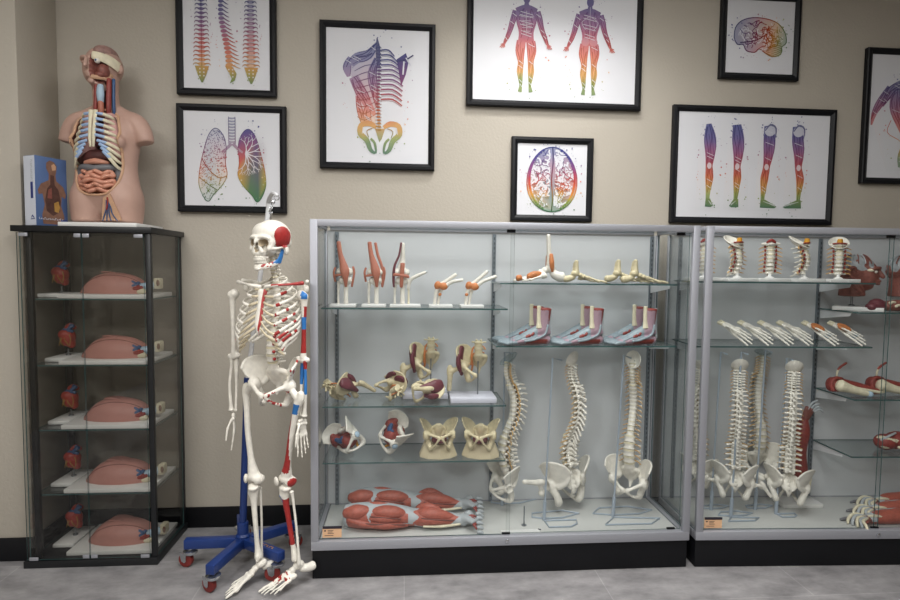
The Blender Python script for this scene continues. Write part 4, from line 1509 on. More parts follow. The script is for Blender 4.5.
def rampc(t):
    t = min(max(t, 0), 1)
    for i in range(len(RAMP) - 1):
        if RAMP[i][0] <= t <= RAMP[i + 1][0]:
            f = (t - RAMP[i][0]) / (RAMP[i + 1][0] - RAMP[i][0])
            a, b = lin(RAMP[i][1]), lin(RAMP[i + 1][1])
            return [x + (y - x) * f for x, y in zip(a, b)]
    return lin(RAMP[-1][1])


class Art:
    """flat watercolour drawing, metres on the sheet, x right, z up"""
    def __init__(s, tfun):
        s.v, s.f, s.c, s.tf, s.k = [], [], [], tfun, 0

    def col(s, x, z, tint, dark):
        c = rampc(s.tf(x, z) + .06 * noise.noise(Vector((x * 18, z * 18, 3))))
        w_ = lin('#dcdde2')
        return [(c[i] * (1 - tint) + w_[i] * tint) * dark for i in range(3)] + [1]

    def poly(s, pts, tint=0.0, dark=1.0, layer=0):
        o = len(s.v)
        y = -.0006 - .0012 * layer - 4e-7 * len(s.f)
        s.v += [(p[0], y, p[1]) for p in pts]
        s.f.append(list(range(o, o + len(pts))))
        s.c.append([s.col(p[0], p[1], tint, dark) for p in pts])

    def stroke(s, pts, w, tint=0.0, dark=1.0, layer=1, k=3):
        if isinstance(w, (int, float)):
            w = [w] * len(pts)
        Q = catmull([(p[0], p[1], ww) for p, ww in zip(pts, w)], k if len(pts) > 2 else 1)
        L_, R_ = [], []
        for i, q in enumerate(Q):
            t = Q[min(i + 1, len(Q) - 1)][:2] - Q[max(i - 1, 0)][:2]
            t = t / (np.linalg.norm(t) + 1e-9)
            n = np.array((-t[1], t[0])) * max(q[2], .0004) / 2
            L_.append(q[:2] + n); R_.append(q[:2] - n)
        for i in range(len(Q) - 1):
            s.poly([L_[i], R_[i], R_[i + 1], L_[i + 1]], tint, dark, layer)

    def dot(s, x, z, r, tint=0.0, dark=1.0, layer=1, n=8):
        s.poly([(x + r * math.cos(2 * PI * i / n), z + r * math.sin(2 * PI * i / n)) for i in range(n)], tint, dark, layer)

    def blob(s, x, z, rx, rz, a=0.0, tint=0.0, dark=1.0, layer=1, n=14):
        ca, sa = math.cos(a), math.sin(a)
        s.poly([(x + rx * math.cos(u) * ca - rz * math.sin(u) * sa, z + rx * math.cos(u) * sa + rz * math.sin(u) * ca) for u in [2 * PI * i / n for i in range(n)]], tint, dark, layer)

    def splat(s, cx, cz, rx, rz, n, seed=1):
        r = random.Random(seed)
        for i in range(n):
            a = r.uniform(0, 2 * PI); d = r.uniform(.92, 1.25)
            s.dot(cx + rx * d * math.cos(a), cz + rz * d * math.sin(a), r.choice([.0015, .002, .003, .0045]), r.uniform(0, .4), 1, 1, 6)

    def mesh(s, name):
        me = bpy.data.meshes.new(name)
        me.from_pydata(s.v, [], s.f)
        ca = me.color_attributes.new('ink', 'FLOAT_COLOR', 'CORNER')
        flat = [x for f in s.c for c in f for x in c]
        ca.data.foreach_set('color', flat)
        me.materials.append(M['inkc'])
        return me


def picture(label, x0, x1, z0, z1, art, tilt=0.0, bw=.034):
    cx, cz = (x0 + x1) / 2, (z0 + z1) / 2
    w_, h_ = (x1 - x0) / 2, (z1 - z0) / 2
    t = thing('framed_print', label, 'picture', (cx, WALL_Y - .0305, cz), 0, None, rot=(0, tilt, 0))
    fr = MB()
    prof = [(0, .028), (0, .002), (.004, -.002), (bw * .5, -.004), (bw * .8, .004), (bw, .008), (bw, .028)]
    Q = [(-w_, -h_, 1, 1), (w_, -h_, -1, 1), (w_, h_, -1, -1), (-w_, h_, 1, -1)]
    V = []
    for qx, qz, sx, sz in Q:
        for a, y in prof:
            V.append((qx + sx * a, y, qz + sz * a))
    n = len(prof)
    Fc = []
    for i in range(4):
        j = (i + 1) % 4
        for k in range(n):
            l = (k + 1) % n
            Fc.append((i * n + k, j * n + k, j * n + l, i * n + l))
    part('picture_frame', fr.add((V, Fc)).mesh('picture_frame', 'blackframe', 25), t, label='black frame')
    p = part('print', MB().box(-w_ + bw - .004, .012, -h_ + bw - .004, w_ - bw + .004, .026, h_ - bw + .004).mesh('print', 'paper'), t, label='white paper print')
    for a_ in (art if isinstance(art, list) else [art]):
        part('artwork', a_.mesh('artwork'), p, (0, .0115, 0), label='rainbow watercolour drawing')
    return t


def limb(A, pts, w, lines=5, seed=0, tint=.25):
    """muscle limb: tinted silhouette with dark streaks"""
    r = random.Random(seed)
    A.stroke(pts, w, tint, 1, 0, 4)
    Q = catmull([(p[0], p[1], ww) for p, ww in zip(pts, w)], 4)
    for l in range(lines):
        f = -.42 + .84 * l / max(lines - 1, 1)
        a0 = r.randint(0, 3); a1 = len(Q) - r.randint(0, 4)
        ln = []
        for i in range(a0, a1, 2):
            t = Q[min(i + 1, len(Q) - 1)][:2] - Q[max(i - 1, 0)][:2]
            t = t / (np.linalg.norm(t) + 1e-9)
            n = np.array((-t[1], t[0]))
            ln.append(tuple(Q[i][:2] + n * Q[i][2] * (f + .07 * math.sin(i * .9 + l * 1.7))))
        if len(ln) > 1:
            A.stroke(ln, .0024 + .0016 * (l % 2), 0, .6, 1, 2)
    for l in range(lines - 1):
        i = r.randint(2, max(len(Q) - 3, 3))
        q = Q[min(i, len(Q) - 1)]
        A.stroke([(q[0] - q[2] * .35, q[1] + .008), (q[0] + q[2] * .35, q[1] - .008)], .003, .85, 1, 2)


def art_spines():
    A = Art(lambda x, z: (.12 - z) * 2.0 + .12)
    for c, kind in ((-.128, 0), (0.0, 1), (.125, 2)):
        for i in range(24):
            f = i / 23
            z = .31 - .50 * f
            w = .016 + .016 * f
            dx = 0.022 * math.sin(f * 5.2 + 2.6) if kind == 1 else 0
            x = c + dx
            if kind == 1:
                A.blob(x - w * .3, z, w * .62, .0085 + .002 * f, .1, .12, .85)
                A.stroke([(x + w * .2, z), (x + w * 1.0, z - .012), (x + w * 1.5, z - .016)], [.006, .005, .002], 0, .75, 1)
            else:
                A.blob(x, z, w * (.65 if kind == 0 else .8), .0075 + .002 * f, 0, .15 if kind == 0 else .35, .9)
                for s in (-1, 1):
                    A.stroke([(x + s * w * .4, z), (x + s * w * 1.1, z + .004), (x + s * w * 1.4, z - .006)], [.008, .005, .003], .05, .7, 1)
                if kind == 2:
                    A.stroke([(x - w * .7, z + .008), (x + w * .7, z + .008)], .002, 0, .5, 2)
                else:
                    A.stroke([(x, z + .006), (x, z - .014)], [.006, .002], 0, .55, 2)
        x = c + (.02 if kind == 1 else 0)
        A.poly([(x - .036, -.20), (x + .036, -.20), (x + .022, -.245), (x + .004, -.285), (x - .004, -.285), (x - .022, -.245)] if kind != 1 else [(x - .03, -.195), (x + .01, -.2), (x + .03, -.235), (x + .02, -.27), (x - .006, -.286), (x + .004, -.26)], .05, .8, 1)
        for s in (-1, 1):
            for k in range(3):
                A.dot(x + s * .010, -.215 - k * .018, .004, .8, 1, 2)
        A.splat(c, .0, .045, .28, 26, int(c * 100))
    return A


def art_lungs():
    A = Art(lambda x, z: (.19 - z) / .38 + x * .2)
    for i in range(9):
        z = .215 - i * .0155
        A.stroke([(-.016, z), (0, z - .002), (.016, z)], .0085, .45, .9, 1)
    A.stroke([(-.017, .222), (-.017, .08)], .003, .1, .8, 2); A.stroke([(.017, .222), (.017, .08)], .003, .1, .8, 2)
    for s in (-1, 1):
        A.stroke([(s * .004, .082), (s * .028, .055), (s * .055, .035)], [.018, .014, .010], .35, .9, 1)
    Lp = [(-.030, .06), (-.040, .11), (-.065, .150), (-.092, .158), (-.120, .125), (-.142, .06), (-.162, -.02), (-.174, -.10), (-.172, -.15), (-.150, -.205), (-.125, -.225), (-.10, -.19), (-.055, -.14), (-.028, -.085), (-.036, -.02)]
    A.stroke(Lp + [Lp[0]], .0035, 0, .7, 1, 4)
    A.poly([tuple(p) for p in catmull([(a, b, 0) for a, b in Lp], 3)] and [(float(p[0]), float(p[1])) for p in catmull([(a, b, 0) for a, b in Lp], 3)], .72, 1, 0)
    r = random.Random(5)
    from_poly = lambda x, z: ((x + .10 + (z + .03) * -.12) / .062) ** 2 + ((z + .03) / .185) ** 2 < 1
    for i in range(620):
        x, z = r.uniform(-.18, -.03), r.uniform(-.22, .16)
        if from_poly(x, z):
            A.stroke([(x, z), (x + r.uniform(-.008, .008), z + r.uniform(-.008, .008))], .0024, 0, .8, 1)
    A.stroke([(-.158, .0), (-.12, -.06), (-.07, -.10), (-.03, -.09)], .004, 0, .6, 2)
    A.stroke([(-.172, -.10), (-.12, -.14), (-.08, -.165)], .004, 0, .6, 2)
    Rp = [(-a, b) for a, b in Lp]
    P = [(float(p[0]), float(p[1])) for p in catmull([(a, b, 0) for a, b in Rp], 3)]
    A.poly(P, .02, .95, 0)
    A.stroke(Rp + [Rp[0]], .003, 0, .6, 1, 4)

    def branch(x, z, a, L_, w, d):
        x2, z2 = x + L_ * math.cos(a), z + L_ * math.sin(a)
        A.stroke([(x, z), ((x + x2) / 2 + .003, (z + z2) / 2), (x2, z2)], [w, w * .8, w * .6], .9, 1, 2, 2)
        if d:
            for da in (-.45, .4):
                branch(x2, z2, a + da + r.uniform(-.12, .12), L_ * .72, w * .62, d - 1)
    for a in (1.5, .9, .3, -.3, -.8, -1.25, -1.6):
        branch(.07, .03, a, .046 if a < 1 else .036, .0075, 3)
    A.splat(-.1, -.03, .065, .19, 45, 8)
    A.splat(.1, -.03, .065, .19, 45, 9)
    return A


def wash(A, pts):
    A.poly(pts, .955, 1, -.3)


def art_back():
    A = Art(lambda x, z: (.26 - z) / .56)
    wash(A, [(-.19, .19), (-.02, .30), (.15, .25), (.19, .20), (.14, .0), (.13, -.2), (.05, -.31), (-.05, -.31), (-.12, -.2), (-.18, .08)])
    # spine
    A.stroke([(-.005, .31), (.0, .25), (.003, .16)], [.004, .026, .016], .15, .6, 1)
    for i in range(26):
        z = .26 - i * .0175
        A.blob(.004 + .004 * math.sin(i * .3), z, .011, .007, 0, .1, .7, 2)
        A.stroke([(-.012, z), (.02, z - .004)], .003, .0, .5, 2)
    # muscles on the left half
    A.poly([(-.155, .185), (-.06, .235), (-.012, .28), (-.008, .0), (-.012, -.15), (-.085, -.155), (-.112, -.03), (-.135, .06)], .55, 1, 0)
    for k in range(9):
        A.stroke([(-.012, .17 - .033 * k), (-.07, .16 - .036 * k), (-.125 + .002 * k, .13 - .03 * k)], [.002, .005, .003], .1, .65, 1)
    limb(A, [(-.004, .28), (-.05, .22), (-.11, .20), (-.145, .165)], [.02, .05, .055, .04], 6, 1)
    limb(A, [(-.005, .20), (-.03, .12), (-.02, .03), (-.005, -.05)], [.03, .05, .04, .012], 6, 2)
    limb(A, [(-.13, .10), (-.10, .04), (-.06, -.03), (-.015, -.10)], [.05, .06, .05, .02], 6, 3)
    limb(A, [(-.145, .20), (-.165, .15), (-.155, .10)], [.03, .045, .02], 3, 4)
    limb(A, [(-.11, .0), (-.10, -.06), (-.085, -.12), (-.075, -.15)], [.02, .03, .03, .02], 3, 5)
    limb(A, [(-.05, -.05), (-.06, -.10), (-.04, -.14)], [.03, .05, .02], 3, 6)
    # ribs on the right half
    for i in range(11):
        z = .245 - i * .026
        w = .05 + .07 * math.sin(min(i + 1.5, 9) / 9 * PI * .62)
        A.stroke([(.016, z), (.016 + w * .55, z + .002), (.016 + w, z - .03)], [.007, .008, .006], .05, .8, 1)
        A.stroke([(.02, z - .008), (.016 + w * .55, z - .008), (.012 + w, z - .036)], .002, .2, .7, 1)
    # shoulder blade
    A.poly([(.10, .20), (.15, .235), (.165, .19), (.15, .12), (.125, .06), (.115, .12)], .0, .7, 1)
    A.stroke([(.10, .19), (.15, .20), (.19, .225)], [.01, .008, .006], 0, .5, 2)
    A.stroke([(.14, .19), (.135, .12)], .008, .85, 1, 2); A.stroke([(.15, .21), (.175, .17)], .006, .8, 1, 2)
    # pelvis
    for s in (-1, 1):
        ox = .012
        A.stroke([(ox + s * .02, -.165), (ox + s * .055, -.145), (ox + s * .10, -.155), (ox + s * .105, -.20), (ox + s * .07, -.235), (ox + s * .05, -.285), (ox + s * .022, -.30), (ox + s * .028, -.25), (ox + s * .05, -.225)], [.02, .03, .028, .03, .028, .022, .012, .014, .012], .12, .9, 1)
        A.stroke([(ox + s * .04, -.17), (ox + s * .07, -.185), (ox + s * .06, -.22)], .004, 0, .6, 2)
        A.stroke([(ox + s * .09, -.165), (ox + s * .095, -.2)], .004, .8, 1, 2)
    A.poly([(-.015, -.17), (.04, -.17), (.022, -.225), (.010, -.245), (.002, -.225)], .2, .8, 1)
    A.splat(0, 0, .16, .29, 50, 3)
    return A


def figure(A, cx, s=1.0, back=False, top=.30):
    T = top

    def p(x, z):
        return (cx + x * s, T - z * s)
    limb(A, [p(0, .115), p(0, .19), p(0, .28), p(0, .35)], [.10 * s, .150 * s, .108 * s, .120 * s], 7, 1, .12)
    A.blob(cx, T - .045 * s, .026 * s, .036 * s, 0, .1, .8, 1)
    A.stroke([p(0, .075), p(0, .11)], [.03 * s, .045 * s], .1, .8, 0)
    A.stroke([p(-.075, .130), p(0, .108), p(.075, .130)], [.035 * s, .045 * s, .035 * s], .1, .85, 0)
    for q in (-1, 1):
        limb(A, [p(q * .078, .132), p(q * .098, .20), p(q * .118, .27), p(q * .150, .345), p(q * .158, .365)], [.046 * s, .042 * s, .036 * s, .022 * s, .016 * s], 4, 3 + q, .12)
        for k in range(4):
            A.stroke([p(q * .157, .36), p(q * (.154 + .012 * k), .398 - .004 * abs(k - 1.5))], .006 * s, .1, .9, 1)
        A.stroke([p(q * .154, .36), p(q * .184, .372)], .006 * s, .1, .9, 1)
        limb(A, [p(q * .034, .34), p(q * .042, .41), p(q * .036, .49), p(q * .040, .555), p(q * .034, .64), p(q * .034, .67)], [.066 * s, .068 * s, .042 * s, .046 * s, .022 * s, .02 * s], 5, 7 + q, .15)
        A.stroke([p(q * .034, .665), p(q * .04, .70)], [.022 * s, .030 * s], .1, .9, 1)
    if not back:
        for k in range(4):
            A.stroke([p(-.03, .20 + .024 * k), p(.03, .20 + .024 * k)], .004 * s, .6, 1, 2)
        A.stroke([p(0, .13), p(0, .30)], .003 * s, .6, 1, 2)
        A.stroke([p(-.055, .165), p(-.005, .175), p(.055, .165)], .004 * s, .6, 1, 2)
    else:
        A.stroke([p(0, .08), p(0, .30)], .004 * s, .5, 1, 2)
        for q in (-1, 1):
            A.blob(cx + q * .03 * s, T - .325 * s, .03 * s, .03 * s, 0, .25, 1, 1)
            A.stroke([p(q * .01, .15), p(q * .06, .19), p(q * .03, .24)], .004 * s, .6, 1, 2)
    A.splat(cx, T - .36 * s, .15 * s, .36 * s, 55, 4 if back else 2)


def art_figures():
    A = Art(lambda x, z: (.30 - z) / .62)
    figure(A, -.165, .765, False, .258)
    figure(A, .190, .765, True, .254)
    return A


def gyri(A, rx, rz, cx, cz, n, seed, inside, w=.0042, layer=2, tint=.0, dark=.55):
    r = random.Random(seed)
    for i in range(n):
        x, z = cx + r.uniform(-rx, rx), cz + r.uniform(-rz, rz)
        a = r.uniform(0, 2 * PI)
        pts = []
        for k in range(7):
            if not inside(x, z):
                break
            pts.append((x, z))
            a += r.uniform(-1.2, 1.2)
            x += .013 * math.cos(a); z += .013 * math.sin(a)
        if len(pts) > 2:
            A.stroke(pts, w, tint, dark, layer, 3)


def art_side_brain():
    A = Art(lambda x, z: (x + .15) / .30 * .9 + .05 - z * .4)
    out = [(-.155, -.01), (-.15, .045), (-.115, .085), (-.05, .105), (.03, .102), (.10, .08), (.145, .03), (.155, -.025), (.13, -.05), (.125, -.09), (.075, -.105), (.03, -.085), (-.005, -.065), (-.03, -.085), (-.08, -.078), (-.10, -.045), (-.135, -.045)]
    P = [(float(p[0]), float(p[1])) for p in catmull([(a, b, 0) for a, b in out + [out[0]]], 3)]
    A.poly(P[:-1], .45, 1, 0)
    A.stroke(out + [out[0]], .005, 0, .6, 1, 3)
    ins = lambda x, z: (x / .14) ** 2 + ((z - .01) / .085) ** 2 < 1
    gyri(A, .14, .09, 0, .01, 70, 4, ins, .0036, 2, .0, .75)
    gyri(A, .14, .09, 0, .01, 40, 6, ins, .005, 1, .85, 1)
    for k in range(7):
        A.stroke([(.03 + .004 * k, -.085 + .006 * k), (.08, -.098 + .012 * k), (.135 - .002 * k, -.07 + .008 * k)], .003, 0, .7, 2)
    A.stroke([(-.12, -.035), (-.03, -.02), (.04, .02)], .005, 0, .5, 2)
    A.splat(0, 0, .165, .11, 55, 6)
    return A


def art_top_brain():
    A = Art(lambda x, z: (.17 - z) / .34)
    hw = lambda z: .138 * math.sqrt(max(1 - (z / .175) ** 2, 0))
    P = [(.142 * math.cos(u) * (1 - .08 * math.sin(u)), .178 * math.sin(u) * 1.0) for u in [2 * PI * i / 40 for i in range(40)]]
    A.poly(P, .30, 1, 0)
    A.stroke(P + [P[0]], .006, 0, .8, 1, 1)
    A.stroke([(0, .176), (.004, .1), (-.003, 0), (.004, -.1), (0, -.176)], .006, .0, .45, 2)
    for s in (-1, 1):
        ins = lambda x, z: (.012 < x * s) and (x / .132) ** 2 + (z / .168) ** 2 < 1
        gyri(A, .06, .165, s * .066, 0, 85, 3 + s, ins, .0085, 1, .9, 1)
        gyri(A, .06, .165, s * .066, 0, 42, 9 + s, ins, .003, 2, 0, .8)
    for s in (-1, 1):
        for i in range(30):
            z = -.16 + .32 * i / 29
            x = s * (.137 * math.sqrt(max(1 - (z / .178) ** 2, 0)) - .008)
            A.dot(x, z, .0075, .0, .95, 1)
    A.splat(0, 0, .152, .185, 70, 7)
    return A


def art_legs():
    out = []
    specs = [(-.265, 0, 1), (-.098, .0, -1), (.090, -.025, 1), (.262, .02, -1)]
    for n, (c, bend, kind) in enumerate(specs):
        A = Art(lambda x, z: (.235 - z) / .47)
        out.append(A)
        wash(A, [(c - .06, .25), (c + .06, .25), (c + .07, -.1), (c + .074, -.25), (c - .074, -.25), (c - .07, -.1)])
        limb(A, [(c - .01, .23), (c, .15), (c + .004 + bend * .3, .06), (c + bend * .5, -.01), (c + bend + .004, -.07), (c + bend, -.14), (c + bend - .002, -.195)], [.03 if n == 0 else .05, .072, .058, .040, .048, .030, .022], 6, n + 3, .12)
        if n >= 2:
            A.stroke([(c - .03, .20), (c - .0, .235), (c + .035, .215), (c + .03, .15)], [.006, .010, .010, .004], .2, .8, 2)
            A.blob(c, .20, .032, .03, 0, .72, 1, 1)
        A.blob(c + bend * .5, -.005, .013, .018, 0, .75, 1, 2)
        fd = [.022, -.03, .075, -.085][n]
        q = 1 if fd > 0 else -1
        o_ = c + bend
        A.poly([(o_ - q * .014, -.19), (o_ - q * .017, -.236), (o_ + fd - q * .004, -.238), (o_ + fd + q * .010, -.230), (o_ + fd * .6 + q * .010, -.212), (o_ + q * .013, -.19)], .08, .85, 1)
        for k in range(4):
            A.stroke([(c + bend, -.20), (c + bend + fd, -.228 + .003 * k)], .002, .6, 1, 2)
        A.splat(c, 0, .06, .235, 40, n)
    return out


def art_edge():
    A = Art(lambda x, z: (.25 - z) / .55)
    wash(A, [(-.255, .0), (-.2, .22), (0, .27), (.14, .27), (.14, -.28), (-.14, -.32), (-.22, -.1)])
    o = .0
    limb(A, [(-.19 + o, .06), (-.15 + o, .13), (-.10 + o, .17), (.0 + o, .20)], [.02, .05, .06, .08], 6, 1)
    limb(A, [(-.15 + o, .17), (-.195 + o, .09), (-.235 + o, .02), (-.25 + o, -.05)], [.03, .05, .035, .01], 5, 2)
    limb(A, [(-.10 + o, .16), (-.11 + o, .06), (-.06 + o, -.05), (-.02 + o, -.12)], [.05, .07, .06, .05], 6, 3)
    A.stroke([(-.13 + o, -.02), (-.15 + o, -.09), (-.08 + o, -.13), (-.04 + o, -.16)], .004, .1, .9, 1)
    limb(A, [(-.02 + o, -.14), (-.05 + o, -.22), (-.06 + o, -.29)], [.04, .05, .02], 5, 5)
    limb(A, [(.06 + o, .2), (.08 + o, .05), (.06 + o, -.12), (.05 + o, -.27)], [.10, .13, .10, .06], 8, 6)
    A.splat(.02, 0, .19, .26, 60, 5)
    return A


picture('black framed print of three coloured spinal columns at upper left of the wall', -1.207, -.695, 2.350, 3.05, art_spines())
picture('black framed print of a pair of coloured lungs above the skeleton', -1.212, -.646, 1.737, 2.302, art_lungs())
picture('black framed print of a coloured human back with ribs and pelvis', -.468, .150, 1.984, 2.762, art_back())
picture('wide black framed print of two coloured standing figures at the top of the wall', .322, 1.303, 2.343, 3.06, art_figures())
picture('square black framed print of a coloured brain seen from the side', 1.757, 2.226, 2.540, 3.012, art_side_brain())
picture('small square black framed print of a coloured brain seen from above', .578, 1.040, 1.720, 2.182, art_top_brain())
picture('wide black framed print of four coloured legs in a row', 1.497, 2.470, 1.725, 2.385, art_legs())
picture('black framed print of a coloured shoulder cut by the right edge of the photo', 2.640, 3.24, 1.972, 2.745, art_edge())
# ================================================================== MODELS IN THE MIDDLE CASE
def recolour(me, mats, name=None):
    m2 = me.copy()
    m2.name = name or me.name
    for i, x in enumerate(mats):
        m2.materials[i] = M[x]
    return m2


EPS = .0006


def base_board(t, w_, d_, h_, m='white', lab='white board base', ox=0):
    return part('base', MB().box(ox - w_ / 2, -d_ / 2, 0, ox + w_ / 2, d_ / 2, h_, bev=.002).mesh('base', m), t, label=lab)


# ------------------------------------------------------------------ knees and elbows on the upper left shelf
def knee(label, px, Y, kind):
    x = xat(px, 303, Y)
    t = thing('knee_model', label, 'anatomical model', (x, Y, Z_L1 + EPS), 0, 'joint models on the upper left shelf')
    b = .014
    w_ = (.124, .116, .150)[kind]
    base_board(t, w_, .085, b, ox=.026 if kind == 2 else 0)
    z = b
    lo = MB()
    lo.tube([(.012, 0, z), (.012, 0, z + .08), (.010, 0, z + .12)], [.012, .012, .022], 10, 3, cap=.1)
    lo.tube([(-.012, 0, z + .115), (.03, 0, z + .115)], .019, 10)
    part('tibia', organic(lo, 'tibia', ['bone'], .004, 2), t)
    part('fibula', MB().tube([(-.026, .008, z), (-.026, .008, z + .06), (-.022, .008, z + .11)], [.006, .006, .010], 8, 2, cap=.1).mesh('fibula', 'bone'), t)
    up = MB()
    up.tube([(-.022 if kind < 2 else .012, .006, z + .295), (-.012 if kind < 2 else .012, .004, z + .22), (.004, 0, z + .165)], [.012, .013, .024], 10, 3)
    up.ell((-.016, 0, z + .155), (.02, .026, .02)).ell((.028, 0, z + .155), (.02, .026, .02))
    part('femur', organic(up, 'femur', ['bone'], .004, 3), t)
    if kind < 2:
        pts = [(-.022, -.012, z + .300), (-.014, -.018, z + .245), (.0, -.026, z + .20), (.010, -.034, z + .160), (.013, -.034, z + .125), (.014, -.022, z + .085)]
        part('tendon', MB().tube(pts, [(.010, .006), (.011, .006), (.016, .007), (.022, .008), (.013, .006), (.006, .004)], 10, 4, up=(1, 0, 0)).mesh('tendon', 'tan'), t, label='terracotta tendon over the kneecap')
        sides = [[(-.040, .002, z + .175), (-.046, -.004, z + .15), (-.040, .0, z + .11)], [(.046, 0, z + .18), (.052, -.004, z + .15), (.040, 0, z + .085)]]
        if kind == 1:
            pts = [(.006, -.002, z + .298), (.018, -.006, z + .24), (.036, -.012, z + .19), (.042, -.012, z + .14), (.038, -.006, z + .09)]
            part('side_tendon', MB().tube(pts, [(.007, .004), (.007, .004), (.007, .004), (.006, .004), (.004, .003)], 8, 4, up=(1, 0, 0)).mesh('side_tendon', 'tan'), t, label='second terracotta tendon')
        for q in sides:
            part('ligament', MB().tube(q, .0055, 8, 3).mesh('ligament', 'tan'), t, label='terracotta ligament')
        part('cross_ligament', MB().tube([(-.036, -.020, z + .138), (0, -.030, z + .142)], .006, 8).mesh('cross_ligament', 'tan'), t)
    else:
        part('tendon', MB().tube([(.004, -.006, z + .300), (-.006, -.014, z + .24), (-.026, -.022, z + .19), (-.032, -.020, z + .14), (-.030, -.012, z + .085)], [(.005, .004), (.005, .004), (.006, .005), (.007, .005), (.005, .004)], 8, 4, up=(1, 0, 0)).mesh('tendon', 'maroon'), t, label='thin dark red tendon')
        part('ligament', MB().tube([(.012, -.030, z + .20), (.010, -.034, z + .155), (.006, -.026, z + .085)], [(.011, .005), (.010, .005), (.008, .005)], 8, 3, up=(1, 0, 0)).mesh('ligament', 'tan'), t, label='terracotta ligament')
        part('cross_ligament', MB().tube([(-.03, -.024, z + .145), (.008, -.034, z + .142), (.04, -.024, z + .135)], .0075, 8, 3).mesh('cross_ligament', 'tan'), t)
        part('side_bone', MB().tube([(.040, .0, z + .075), (.050, .0, z + .118), (.080, .0, z + .138), (.125, .0, z + .158)], [.008, .009, .009, .007], 10, 4).ell((.128, 0, z + .160), (.006, .006, .006), m=1).mesh('side_bone', ['bone', 'fascia']), t, label='white bone pointing right')
        part('support', MB().tube([(.042, 0, z), (.042, 0, z + .09)], .005, 8, cap=0).mesh('support', 'bone2'), t)
    return t


knee('knee model with one broad terracotta tendon, leftmost on the upper left shelf', 343.5, 2.765, 0)
knee('knee model with two terracotta tendons, second from the left on the upper left shelf', 374, 2.765, 1)
knee('joint model with a thin dark red tendon and a bone pointing right', 400, 2.765, 2)


def elbow(label, px, Y, kind):
    x = xat(px, 303, Y)
    t = thing('elbow_model', label, 'anatomical model', (x, Y, Z_L1 + EPS), 0, 'joint models on the upper left shelf')
    base_board(t, .115, .085, .014)
    z = .014
    part('forearm_bone', MB().tube([(-.03, -.005, z), (-.024, -.004, z + .05), (-.012, 0, z + .09)], [.008, .0085, .013], 10, 3, cap=.1).mesh('forearm_bone', 'bone'), t)
    part('forearm_bone', MB().tube([(-.012, .008, z), (-.004, .006, z + .05), (.006, .004, z + .085)], [.007, .0075, .012], 10, 3, cap=.1).mesh('forearm_bone', 'bone'), t)
    k = kind
    part('upper_arm_bone', MB().tube([(-.005, .0, z + .095), (.03, .0, z + .118 + .006 * k), (.075, .0, z + .148 + .016 * k)], [.012, .0085, .009], 10, 3).ell((.078, 0, z + .150 + .016 * k), (.005, .007, .007), m=1).mesh('upper_arm_bone', ['bone', 'fascia']), t)
    part('upper_arm_bone', MB().tube([(.02, -.012, z + .088), (.055, -.014, z + .112 + .004 * k), (.105 + .012 * k, -.016, z + .122 + .018 * k)], [.011, .0085, .009], 10, 3).mesh('upper_arm_bone', 'bone'), t)
    part('ligament', organic(MB().ell((-.016, -.008, z + .095), (.017, .015, .021), (0, .3, 0)).ell((.014, -.014, z + .090), (.022, .014, .019)), 'ligament', ['orange'], .0035, 2), t, label='orange joint ligament')
    part('ligament', MB().ell((-.004 if k == 0 else -.026, -.01, z + .05), (.009, .007, .008)).mesh('ligament', 'orange'), t, label='orange joint ligament')
    return t


elbow('elbow model with two raised white bones and orange joint, left one of the pair', 440.5, 2.755, 0)
elbow('elbow model with two raised white bones and orange joint, right one of the pair', 471.5, 2.755, 1)


# ------------------------------------------------------------------ hip and lower back models on the third level
HIP_B = recolour(HIP_R, ['beige', 'beige'] if len(HIP_R.materials) > 1 else ['beige'], 'hip_bone')
HIP_BL = recolour(HIP, ['beige'], 'hip_bone')
SACRUM_B = recolour(SACRUM, ['beige'], 'sacrum')
VERT_B = recolour(VERT['L'], ['beige'], 'vertebra')
DISC_B = DISC['L']
STUMP_B = recolour(FEMUR_STUMP_R, ['beige'], 'femur_stump')
GLUTE = organic(MB().tube([(-.105, .030, .028), (-.112, .012, -.02), (-.102, .004, -.075), (-.10, .0, -.13)], [(.020, .036), (.022, .046), (.018, .030), (.010, .012)], 12, 3, up=(1, 0, 0)), 'gluteal_muscle', ['maroon'], .004, 3)
GLUTE2 = organic(MB().tube([(-.112, -.05, .0), (-.112, -.055, -.05), (-.10, -.05, -.10)], [(.012, .016), (.016, .022), (.010, .012)], 10, 3, up=(1, 0, 0)), 'front_muscle', ['maroon'], .004, 2)


